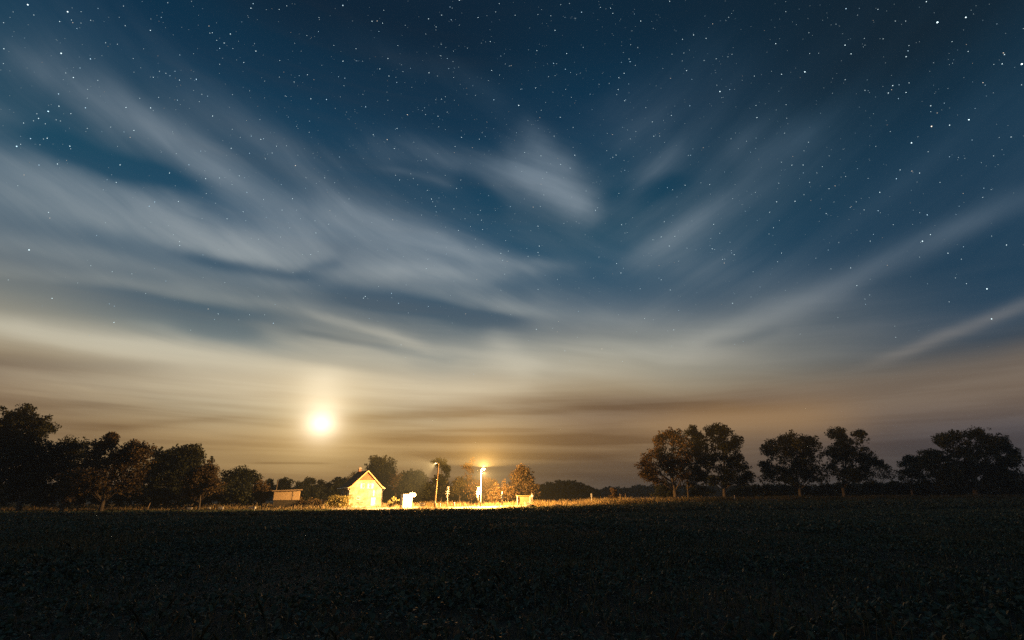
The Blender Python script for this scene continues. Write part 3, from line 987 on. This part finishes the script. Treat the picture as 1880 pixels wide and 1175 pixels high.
def crop(name, n, y0, y1, size, leaves, seed, oval):
    g = np.random.default_rng(seed)
    # uniform over the wedge in view, with a margin
    y = np.sqrt(g.uniform(y0 * y0, y1 * y1, n))
    x = g.uniform(-1.25, 1.25, n) * (y + 3)
    fld = np.sin(x * .55 + np.sin(y * .35) * 2) * np.sin(y * .42 + x * .1) + g.normal(size=n) * .5
    sc = np.clip(1 + .30 * fld, .5, 1.7)
    idx = np.repeat(np.arange(n), leaves)
    m = len(idx)
    yaw = g.uniform(0, 2 * math.pi, m)
    pit = g.uniform(.15, 1.25, m)
    s = size * sc[idx] * (.5 + .9 * g.random(m))
    stem = s * g.uniform(.5, 1.3, m)
    dirv = np.stack([np.cos(yaw) * np.cos(pit), np.sin(yaw) * np.cos(pit), np.sin(pit)], -1)
    base = np.stack([x, y, ground(x, y)], -1)[idx] + np.stack([np.cos(yaw) * .3, np.sin(yaw) * .3, np.ones(m)], -1) * stem[:, None] * .75
    rt = np.stack([-np.sin(yaw), np.cos(yaw), 0 * yaw], -1)
    upv = np.cross(dirv, rt)
    if oval:
        T = [(0, 0, 0), (.3, .30, .05), (.68, .34, .02), (1, 0, -.16), (.68, -.34, .02), (.3, -.30, .05)]
    else:
        T = [(0, 0, 0), (.5, .36, .05), (1, 0, -.12), (.5, -.36, .05)]
    kf = len(T)
    v = np.stack([base + (dirv * a + rt * b + upv * c) * s[:, None] for a, b, c in T], 1)
    cols = np.array([(.078, .112, .072), (.092, .122, .076), (.070, .100, .068), (.080, .115, .082), (.11, .10, .056), (.17, .12, .06)]) * (.75 if y0 > 60 else 1)  # far plants tinted darker to hold down the lamp spill
    c = cols[g.choice(len(cols), m, p=(.24, .24, .2, .2, .09, .03))] * (.6 + .8 * g.random((m, 1)))
    f = np.arange(m * kf).reshape(m, kf)
    return props(link(name, np_mesh(name, v.reshape(-1, 3), f, np.repeat(c, kf, 0)), M_CROP), kind='stuff')


crop('crop_plants', 52000, 4, 26, .062, 6, 11, True)
crop('crop_rows', 80000, 26, 64, .12, 4, 12, False)
crop('far_crop', 95000, 64, EDGE_D + .5, .22, 3, 13, False)
gb = blades('field_grass', 110000, (-36, 36), (3.5, 32), (.08, .27), .010, [(.07, .085, .05), (.09, .10, .055), (.13, .11, .065)], 14, M_GRASS, None, .9, .5)
props(gb, kind='stuff')

# ------------------------------------------------------------------ house
hd = 121.0
hp = pat(671, 914, hd)
HX, HY = hp.x, hd
house = empty('house', (HX, HY, gz(HX, HY)), 'small cream plastered house with dark steep roof, its gable lit by the lamps', 'house', rz=math.radians(30))
W2_, DEP = 3.55, 9.0
prof = [(0, 7.85), (2.12, 5.80), (3.35, 4.58), (4.05, 4.12)]
wall = MB()
wp = [(-W2_, -.3), (W2_, -.3), (W2_, 4.42), (2.16, 5.66), (-2.16, 5.66), (-W2_, 4.42)]
wall.prism(wp, 0.0, DEP)
wall.put('wall', M_PLASTER, house)
# upper gable with vertical boards, standing slightly back from the trim
MB().prism([(-2.0, 5.68), (2.0, 5.68), (0, 7.62)], .06, .30).put('gable_back', M_BOARD, house)
nb = 16
bw = 3.9 / nb
proto_board = {}
for i in range(nb):
    xc = -1.95 + bw * (i + .5)
    h = max(.12, (1.95 - abs(xc)) * .97)
    bmb = MB()
    a0, a1 = xc - bw * .44, xc + bw * .44
    zt = lambda q_: 5.72 + max(.05, (1.96 - abs(q_)) * .965)
    bmb.prism([(a0, 5.72), (a1, 5.72), (a1, zt(a1)), (a0, zt(a0))], .015 + .012 * (i % 2), .058)
    bmb.put('board', M_BOARD, house)
MB().box((0, -.06, 5.66), (4.5, .16, .20)).put('gable_trim', M_TRIM, house)
# roof: two folded slopes with thickness, overhanging the gable; the rear end is half hipped
OV = .42
for sx in (-1, 1):
    top = [(sx * x, z + .10) for x, z in prof]
    bot = [(sx * x, z - .06) for x, z in reversed(prof)]
    MB().prism(top + bot, -OV + .03, DEP + .35).put('roof', M_ROOF, house)
    # tile courses: thin raised ribs running across the slope
    rb = MB()
    for (xa, za), (xb, zb) in zip(prof, prof[1:]):
        L_ = math.hypot(xb - xa, zb - za)
        nn = max(2, int(L_ / .34))
        for j in range(nn):
            t = (j + .5) / nn
            x, z = xa + (xb - xa) * t, za + (zb - za) * t
            rb.box((sx * x, DEP / 2 - .03, z + .118), (.30, DEP + .70, .03), ry=sx * math.atan2(za - zb, xb - xa) + sx * .06)
    rbo = rb.put('roof_tile_courses', M_ROOF, house)
    rbo['kind'] = 'stuff'
    # barge boards follow the folded edge
    for (xa, za), (xb, zb) in zip(prof, prof[1:]):
        n_ = Vector((zb - za, 0, xa - xb)).normalized() * .2
        poly = [(sx * xa, za + .07), (sx * xb, zb + .07), (sx * (xb + n_.x * 0 + .0), zb - .19), (sx * xa, za - .19)]
        MB().prism(poly, -OV - .03, -OV + .028).put('barge_board', M_TRIM, house)
    # soffit under the overhang
    MB().prism([(sx * 2.2, 5.58), (sx * 3.4, 4.44), (sx * 4.0, 4.06), (sx * 3.56, 4.06), (sx * 3.56, 4.36), (sx * 2.2, 5.48)], -OV + .03, -.005).put('soffit', M_TRIM, house)
    gut = MB()
    gut.tube([(sx * 4.12, -OV, 4.12), (sx * 4.12, DEP + .35, 4.08)], .075, 8)
    gut.put('gutter', M_GREYMETAL, house)
    MB().tube([(sx * 4.12, -OV + .1, 4.05), (sx * 4.05, -OV + .1, 3.8), (sx * 3.66, -.08, 3.55), (sx * 3.66, -.08, 0)], .05, 8).put('downpipe', M_GREYMETAL, house)
ch = MB().box((-.45, 5.6, 7.95), (.55, .75, 1.0)).put('chimney', M_BRICK, house)
MB().box((-.45, 5.6, 8.62), (.7, .9, .10)).put('chimney_cap', M_STONE, ch)
MB().tube([(-.45, 5.6, 8.67), (-.45, 5.6, 8.9)], .10, 10).put('chimney_pot', M_BRICK, ch)


def window(xc, zc, w, h, open_side=0, mat=None):
    fr = MB()
    t = .07
    for s in (-1, 1):
        fr.box((xc + s * (w / 2 - t / 2), -.035, zc), (t, .09, h))
        fr.box((xc, -.035, zc + s * (h / 2 - t / 2)), (w - 2 * t, .085, t))
    fr.box((xc, -.03, zc), (.045, .07, h - 2 * t))
    f = fr.put('window', M_WHITE, house)
    MB().box((xc, -.012, zc), (w - 2 * t - .004, .02, h - 2 * t - .004)).put('pane', mat or M_GLASS, f)
    MB().box((xc, -.09, zc - h / 2 - .04), (w + .16, .22, .06)).put('sill', M_STONE, f)
    return f


for xc in (-.72, .86):
    window(xc, 4.55, .62, 1.0)
for xs_, m_ in ((-1.22, M_WHITE), (-.24, M_WOOD), (.36, M_WHITE), (1.36, M_WHITE)):
    sh = MB()
    sh.box((xs_, -.05, 4.55), (.34, .05, 1.02))
    for j in range(7):
        sh.box((xs_, -.082, 4.15 + j * .135), (.28, .02, .085), rx=.5)
    sh.put('shutter', m_, house)
window(-1.62, 2.05, .70, .72)
MB().box((-1.36, -.012, 2.05), (.10, .03, .6)).put('window_reveal', M_BOARD, house)
MB().box((-1.55, -.06, 1.02), (.34, .12, .10)).put('wall_ledge', M_BOARD, house)
MB().box((-.72, -.06, 1.12), (.46, .12, .10)).put('wall_ledge', M_BOARD, house)
MB().box((1.75, -.03, 3.0), (.30, .06, 1.25)).put('white_panel', M_WHITE, house)
dr = MB().box((1.75, -.03, 1.05), (.95, .07, 2.1)).put('door', M_WHITE, house)
MB().tube([(1.42, -.12, 1.05), (1.42, -.03, 1.05)], .03, 8).put('handle', M_GREYMETAL, dr)
MB().box((0, -.05, .12), (7.16, .10, .5)).put('plinth', M_STONE, house)
# side windows on the dim left wall
for yc in (2.4, 6.2):
    fr = MB().box((-3.56, yc, 2.6), (.10, .9, 1.2)).put('window', M_WHITE, house)
    MB().box((-3.615, yc, 2.6), (.02, .74, 1.04)).put('pane', M_GLASS, fr)

M_SHED = mottled('pale_planks', (.28, .20, .115), (.40, .29, .17), 1.2, .85, stretch=(6, 1, .7))
# ------------------------------------------------------------------ wooden shed on a base coloured dark for shade
sp = pat(526, 914, 115)
shed = empty('shed', (sp.x, 115, gz(sp.x, 115)), 'flat-roofed wooden shed with lamp-lit plank wall left of the house', 'shed', rz=math.radians(20))
shed.scale = (.86, .86, .86)
MB().box((0, 1.6, .85), (5.6, 3.2, 2.1)).put('base_wall', M_EARTH_SHADE, shed)  # dark colour stands in for the shade on the lower wall
MB().box((0, 1.62, 2.95), (5.9, 3.3, 2.1)).put('wall', M_SHED, shed)
n_pl = 20
pw = 4.2 / n_pl
for i in range(n_pl):
    MB().box((-2.95 + pw * (i + .5), -.045 - .008 * (i % 2), 2.95), (pw * .94, .035, 2.08 - .02 * (i % 3))).put('plank', M_SHED, shed)
MB().box((1.28, -.06, 2.95), (.10, .08, 2.1)).put('corner_post', M_DARKMETAL, shed)
dr = MB().box((2.12, -.05, 2.93), (1.55, .06, 2.0)).put('door', M_SHED, shed)
MB().box((1.5, -.10, 2.9), (.05, .05, .22)).put('handle', M_DARKMETAL, dr)
rf = MB().box((.05, 1.5, 4.18), (6.9, 4.3, .22), ry=-.045).put('roof', M_ROOF, shed)
MB().box((.05, -.68, 4.16), (6.92, .05, .26), ry=-.045).put('fascia', M_WOOD, rf)
pp = pat(504.5, 914, 116)
pole = empty('pole', (pp.x, 116, gz(pp.x, 116)), 'tall thin dark timber pole standing at the left end of the shed', 'pole')
MB().tube([(0, 0, -.2), (.05, 0, 2.8), (.12, 0, 5.7)], [.14, .12, .10], 10).put('shaft', M_BARK, pole)
MB().box((.12, 0, 5.72), (.26, .26, .06)).put('cap', M_DARKMETAL, pole)

# ------------------------------------------------------------------ relay hut
rp = pat(748.5, 914, 114)
hut = empty('relay_hut', (rp.x, 114, gz(rp.x, 114) + .05), 'white box-shaped railway relay hut right of the house', 'hut', rz=math.radians(36))
MB().box((0, .65, 1.25), (1.95, 1.3, 2.5)).put('body', M_WHITE, hut)
MB().box((0, .65, 2.55), (2.15, 1.5, .12)).put('roof', M_GREYMETAL, hut)
MB().box((0, .65, -.02), (2.1, 1.44, .2)).put('base', M_STONE, hut)
dr = MB().box((.25, -.02, 1.2), (.9, .05, 2.05)).put('door', M_WHITE, hut)
MB().box((-.12, -.07, 1.15), (.04, .05, .18)).put('handle', M_DARKMETAL, dr)
vn = MB()
for j in range(5):
    vn.box((-.62, -.02, 1.9 + j * .07), (.42, .04, .035), rx=.6)
vn.put('vent', M_GREYMETAL, hut)
MB().box((-.62, -.015, .9), (.3, .03, .4)).put('notice', M_GREYMETAL, hut)


def sign_post(px, depth, name, label, cat, discs, top_px, rad=.045, mat=M_WHITE, facing=0.0, group=None):
    """discs: (offset x, height, rx, ry, material)"""
    p = pat(px, 914, depth)
    z0 = gz(p.x, depth)
    r = empty(name, (p.x, depth, z0), label, cat, group, rz=facing)
    H = (pat(px, top_px, depth).z - z0)
    MB().tube([(0, 0, -.1), (0, 0, H)], rad, 8).put('post', M_GREYMETAL, r)
    for ox, z, rx, ry, m_ in discs:
        d_ = MB().disc((ox, -.07, z), (0, -1, 0), rx, ry, .03, 24).put('disc', m_, r)
        MB().disc((ox, -.088, z), (0, -1, 0), rx * .72, ry * .72, .006, 24).put('face', M_WHITE, d_)
        MB().box((ox * .5, -.035, z), (abs(ox) + .12, .04, .06)).put('bracket', M_GREYMETAL, r)
    return r


sign_post(757, 118, 'round_sign', 'pair of round discs on one post peeping out beside the relay hut', 'sign',
          [(-.36, 2.62, .30, .30, M_WHITE), (.36, 2.46, .42, .42, M_WHITE)], 903)
sign_post(922, 113, 'oval_sign', 'bright oval white sign on a thin post right of the bright lamp', 'sign', [(0, 1.95, .30, .52, M_WHITE)], 902, facing=.3)
sign_post(976.7, 117, 'round_sign', 'small round white sign on a post right of the low plank hut', 'sign', [(0, 1.9, .26, .26, M_WHITE)], 905)

# kilometre board
p = pat(1086, 914, 118)
kb = empty('marker_board', (p.x, 118, gz(p.x, 118)), 'upright white marker board on a post right of the dark woods', 'marker')
MB().tube([(0, 0, -.1), (0, 0, 1.85)], .06, 8).put('post', M_WHITE, kb)
MB().box((0, -.08, 1.62), (.30, .04, .75), bevel=.01).put('board', M_WHITE, kb)

# barrier trestle
p = pat(775.5, 914, 112.4)
bt = empty('barrier_trestle', (p.x, 112.4, gz(p.x, 112.4) + .05), 'low white two-board barrier trestle between relay hut and timber mast', 'barrier', rz=.12)
for z in (.52, .88):
    MB().box((0, 0, z), (1.35, .05, .20)).put('board', M_WHITE, bt)
for s in (-1, 1):
    MB().box((s * .45, -.12, .5), (.07, .06, 1.02), rx=-.24).put('leg', M_WHITE, bt)
    MB().box((s * .45, .15, .5), (.07, .06, 1.02), rx=.24).put('leg', M_WHITE, bt)

# bollards
boll_me = None
first = None
for i, (px, dep, lab, hh) in enumerate(((801.8, 112.2, 'white bollard right at the foot of the timber lamp mast', 1.0), (808.9, 112.6, 'white bollard midway between timber mast and crossing signal', 1.0),
                                    (834.3, 113.5, 'white bollard right of the first crossing signal', .9))):
    p = pat(px, 914, dep)
    if first is None:
        first = empty('bollard', (p.x, dep, gz(p.x, dep)), lab, 'bollard', 'white bollards along the yard edge')
        b_ = MB().tube([(0, 0, -.1), (0, 0, .9), (0, 0, .98)], [.11, .11, .07], 12).put('post', M_WHITE, first)
        MB().tube([(0, 0, .70), (0, 0, .80)], .1125, 12).put('band', M_RED, first)
    else:
        r = first.copy()
        COL.objects.link(r)
        r.location = (p.x, dep, gz(p.x, dep))
        r['label'] = lab
        for c_ in list(first.children):
            d_ = c_.copy()
            COL.objects.link(d_)
            d_.parent = r


# ------------------------------------------------------------------ crossing signals
def crossing_signal(px, dep, label, top):
    p = pat(px, 914, dep)
    z0 = gz(p.x, dep)
    r = empty('crossing_signal', (p.x, dep, z0), label, 'signal', 'level crossing signals', rz=.15)
    H = pat(px, top, dep).z - z0
    MB().tube([(0, 0, -.1), (0, 0, H - .1)], .07, 10).put('post', M_WHITE, r)
    hb = MB().box((0, -.10, H - .15), (.42, .10, .62), bevel=.03).put('signal_head', M_WHITE, r)
    for z in (H, H - .30):
        MB().disc((0, -.17, z), (0, -1, 0), .10, .10, .03, 16).put('lens', M_DARKMETAL, hb)
    for s in (-1, 1):
        MB().box((0, -.11, H - .95), (1.05, .03, .14), ry=s * .62).put('cross_arm' if s < 0 else 'cross_arm', M_WHITE, r)
    MB().box((-.12, -.02, H - 1.75), (.34, .24, .42), bevel=.02).put('control_box', M_GREYMETAL, r)
    MB().box((0, 0, .12), (.4, .4, .3)).put('foot', M_STONE, r)
    return r


crossing_signal(821.5, 113.4, 'white crossing signal with crossed arms standing alone between the two lamp masts', 895.5)
crossing_signal(877.8, 115.2, 'white crossing signal right beside the steel lamp mast', 896)

# ------------------------------------------------------------------ low plank hut
p = pat(961.5, 914, 117)
bs = empty('wooden_hut', (p.x, 117, gz(p.x, 117)), 'low flat-roofed plank hut with white corner posts right of the bright lamp', 'hut', rz=.08)
MB().box((0, .16, .95), (2.58, .08, 1.9)).put('front_wall', M_SHED, bs)
MB().box((0, 1.3, .95), (2.58, .08, 1.9)).put('back_wall', M_WOOD, bs)
for s in (-1, 1):
    MB().box((s * 1.33, .65, .95), (.07, 1.25, 1.9)).put('side_wall', M_WOOD, bs)
    MB().box((s * 1.38, -.02, .95), (.14, .12, 1.9)).put('corner_post', M_WHITE, bs)
MB().box((0, .74, 1.97), (3.05, 1.36, .10)).put('roof', M_GREYMETAL, bs)
MB().box((0, .035, 1.95), (3.06, .04, .15)).put('fascia', M_TRIM, bs)
for i in range(9):
    MB().box((-1.16 + i * .29, .10, .95), (.27, .03, 1.8 - .02 * (i % 2))).put('plank', M_SHED, bs)
p = pat(967.5, 914, 115.2)
bx = empty('grit_box', (p.x, 115.2, gz(p.x, 115.2)), 'low white box in front of the low plank hut', 'box')
MB().box((0, 0, .30), (1.1, .6, .6), bevel=.03).put('body', M_WHITE, bx)
MB().box((0, 0, .64), (1.18, .68, .08), bevel=.02).put('lid', M_WHITE, bx)


# ------------------------------------------------------------------ small things along the verge
def mound(px, dep, w, h, label):
    p = pat(px, 914, dep)
    g = np.random.default_rng(int(px))
    n = 22
    xs, ys = np.meshgrid(np.linspace(-1, 1, n), np.linspace(-1, 1, n))
    rr = np.sqrt(xs ** 2 + ys ** 2)
    z = h * np.clip(1 - rr ** 1.8, 0, 1) ** .8 + (g.random((n, n)) - .5) * .14 * (rr < .95) - .06
    v = np.stack([xs * w / 2, ys * w * .36, z], -1).reshape(-1, 3)
    a, b = np.meshgrid(np.arange(n - 1), np.arange(n - 1))
    q_ = (b * n + a).ravel()
    o = link('earth_mound', np_mesh('earth_mound', v, np.stack([q_, q_ + 1, q_ + n + 1, q_ + n], -1), smooth_=True), M_EARTH_SHADE)
    o.location = (p.x, dep, gz(p.x, dep))
    return props(o, label, 'mound', 'heaps of dark earth at the field edge')


mound(975, 108.6, 3.0, .95, 'dark heap of earth in front of the low plank hut')
mound(1022, 108.8, 3.8, .80, 'dark heap of earth further right, below the dark woods')

p = pat(602, 914, 114)
rl = empty('wooden_rail', (p.x, 114, gz(p.x, 114)), 'short wooden hitching rail on two posts between shed and house', 'rail', rz=.1)
MB().box((0, 0, 1.55), (2.3, .14, .18), bevel=.02).put('beam', M_WOOD, rl)
for s in (-1, 1):
    MB().box((s * .95, 0, .74), (.14, .14, 1.66)).put('post', M_WOOD, rl)
    MB().box((s * 1.18, -.01, 1.56), (.12, .2, .26)).put('end_cap', M_WHITE, rl)

p = pat(1143.5, 914, 124)
wf = empty('timber_goalpost', (p.x, 124, gz(p.x, 124)), 'two tall wooden posts joined by a thin bar right of the small bush', 'posts')
for s in (-1, 1):
    MB().tube([(s * .62, 0, -.1), (s * .62, 0, 1.72)], .07, 8).put('post', M_WOODPOLE, wf)
MB().tube([(-.75, -.06, 1.52), (.75, -.06, 1.50)], .035, 8).put('bar', M_WOODPOLE, wf)

p = pat(274.5, 914, 109.6)
lp = empty('leaning_post', (p.x, 109.6, gz(p.x, 109.6)), 'wooden fence post leaning to the right in front of the left trees', 'post')
MB().tube([(0, 0, -.15), (.18, 0, .9), (.36, .02, 1.72)], [.09, .08, .075], 9).put('shaft', M_WOODPOLE, lp)
MB().tube([(.16, -.09, .8), (.16, .09, .8)], .02, 6).put('nail', M_DARKMETAL, lp)
p = pat(1349, 914, 116)
wpst = empty('reflector_post', (p.x, 116, gz(p.x, 116)), 'short white reflector post right of the tallest oak trunk', 'post')
MB().box((0, 0, .45), (.13, .10, 1.0), bevel=.02).put('body', M_WHITE, wpst)
MB().box((0, -.055, .78), (.10, .02, .14)).put('reflector', M_RED, wpst)
for px, w, h, lab in ((352, 1.0, .46, 'flat pale stone block in the grass under the small lamp-lit left tree'), (387, .5, .5, 'little pale stone block, middle one of three in the left verge'),
                      (409, .9, .55, 'square pale stone block nearest the shed in the left verge')):
    p = pat(px, 914, 110.2)
    o = MB().box((0, 0, h / 2), (w, .6, h), rz=.2, bevel=.05).put('stone_block', M_STONE)
    o.location = (p.x, 110.2, gz(p.x, 110.2) + .28)
    props(o, lab, 'stone', 'stone blocks in the left verge')
p = pat(466, 914, 111)
tr = empty('water_trough', (p.x, 111, gz(p.x, 111)), 'grey stone trough at the foot of the lamp-lit bush', 'trough', rz=.05)
for s in (-1, 1):
    MB().box((0, s * .3, .55), (1.3, .08, .36)).put('side', M_STONE, tr)
    MB().box((s * .62, 0, .55), (.08, .52, .36)).put('end', M_STONE, tr)
    MB().box((s * .4, 0, .16), (.2, .5, .36)).put('foot', M_STONE, tr)
MB().box((0, 0, .40), (1.16, .52, .06)).put('floor', M_STONE, tr)

# garden hedge left of the house and small weeds right of it
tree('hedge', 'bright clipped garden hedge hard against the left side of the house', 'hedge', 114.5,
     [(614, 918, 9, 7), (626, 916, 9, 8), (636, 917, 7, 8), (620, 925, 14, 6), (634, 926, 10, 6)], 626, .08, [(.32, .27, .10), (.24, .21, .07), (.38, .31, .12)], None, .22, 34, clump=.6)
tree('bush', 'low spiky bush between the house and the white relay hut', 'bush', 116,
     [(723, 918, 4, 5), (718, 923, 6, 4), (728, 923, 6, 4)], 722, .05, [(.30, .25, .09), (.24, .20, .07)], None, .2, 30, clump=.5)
tree('bush', 'low weedy bush in front of the shed door', 'bush', 117,
     [(538, 915, 8, 6), (548, 920, 8, 6), (530, 921, 9, 6), (556, 924, 7, 4)], 541, .06, AUTUMN, None, .22, 26, clump=.6)
tree('bush', 'long low bush in the verge between shed and wooden rail', 'bush', 116,
     [(565, 922, 9, 4), (580, 921, 9, 5), (592, 923, 8, 4)], 578, .05, AUTUMN, None, .22, 26, clump=.6)

# ------------------------------------------------------------------ street lamps
SODIUM = (1.0, .50, .14)


def lamp_and_halo_spot(parent, loc, aim, energy, size, blend, color=SODIUM):
    d_ = bpy.data.lights.new('lamp_and_halo_spot', 'SPOT')
    d_.energy = energy
    d_.color = color
    d_.spot_size = math.radians(size)
    d_.spot_blend = blend
    d_.shadow_soft_size = .12
    o = bpy.data.objects.new('lamp_and_halo_spot', d_)
    o.location = loc
    o.rotation_euler = (-Vector(aim)).to_track_quat('Z', 'Y').to_euler()
    COL.objects.link(o)
    o.parent = parent
    return o


# timber mast, lamp turned to the left
p = pat(798.6, 914, 112)
z0 = gz(p.x, 112)
H1 = pat(803, 851, 112).z - z0
lm = empty('street_lamp', (p.x, 112, z0), 'timber lamp mast whose lamp shines left towards the house', 'street lamp', 'street lamps')
top = Vector((.42, 0, H1))
MB().tube([(-.02, 0, -.2), (.12, 0, H1 * .35), (.28, 0, H1 * .7), top], [.19, .17, .15, .13], 12).put('mast', M_WOODPOLE, lm)
MB().box((.02, -.22, 1.25), (.26, .16, .5), bevel=.02).put('fuse_box', M_GREYMETAL, lm)
MB().tube([top + Vector((0, 0, -.15)), top + Vector((-.18, 0, .05)), top + Vector((-.42, 0, .12))], .035, 8).put('arm', M_GREYMETAL, lm)
hd_ = MB().box(top + Vector((-.52, 0, .16)), (.62, .30, .14), ry=.12, bevel=.04).put('lamp_head', M_GREYMETAL, lm)
MB().sphere(top + Vector((-.58, 0, .06)), .15, 14, (1.3, .85, .5)).put('lens', glow('sodium_lens', (1.0, .66, .30), 9.0), hd_)
lamp_and_halo_spot(lm, top + Vector((-.6, 0, -.08)), (-.92, .20, -.36), 170000, 100, .6, (1.0, .55, .19))

# steel mast, lamp facing the field
p = pat(882.5, 914, 114)
z0 = gz(p.x, 114)
H2 = pat(882.5, 862, 114).z - z0
ls = empty('street_lamp', (p.x, 114, z0), 'steel lamp mast with the blazing lamp facing the field', 'street lamp', 'street lamps')
MB().tube([(0, 0, -.2), (0, 0, 1.2), (0, 0, 1.25), (0, 0, H2)], [.11, .11, .085, .06], 12).put('mast', M_GREYMETAL, ls)
MB().tube([(0, 0, H2 - .1), (.12, -.05, H2 + .12), (.42, -.12, H2 + .16)], .04, 8).put('arm', M_GREYMETAL, ls)
hd_ = MB().box((.54, -.14, H2 + .20), (.60, .34, .16), bevel=.04).put('lamp_head', M_GREYMETAL, ls)
MB().sphere((.54, -.18, H2 + .06), .26, 16, (1.1, .9, .9)).put('lens', glow('blazing_lens', (1.0, .74, .42), 14.0), hd_)
lamp_and_halo_spot(ls, Vector((.54, -.2, H2 - .55)), (.0, .46, -.86), 100000, 177, .2)
lamp_and_halo_spot(ls, Vector((.54, -.2, H2 + .50)), (0, -.03, 1), 230000, 179, .1, (1.0, .44, .09))  # added upward spot, only there to make a halo in the haze
bulb = bpy.data.lights.new('bulb_light', 'POINT')            # the open bowl throws light all round
bulb.energy = 48000
bulb.color = (1.0, .46, .10)
bulb.shadow_soft_size = .60
bo = bpy.data.objects.new('bulb_light', bulb)
bo.location = (.54, -.22, H2 - .02)
COL.objects.link(bo)
bo.parent = ls
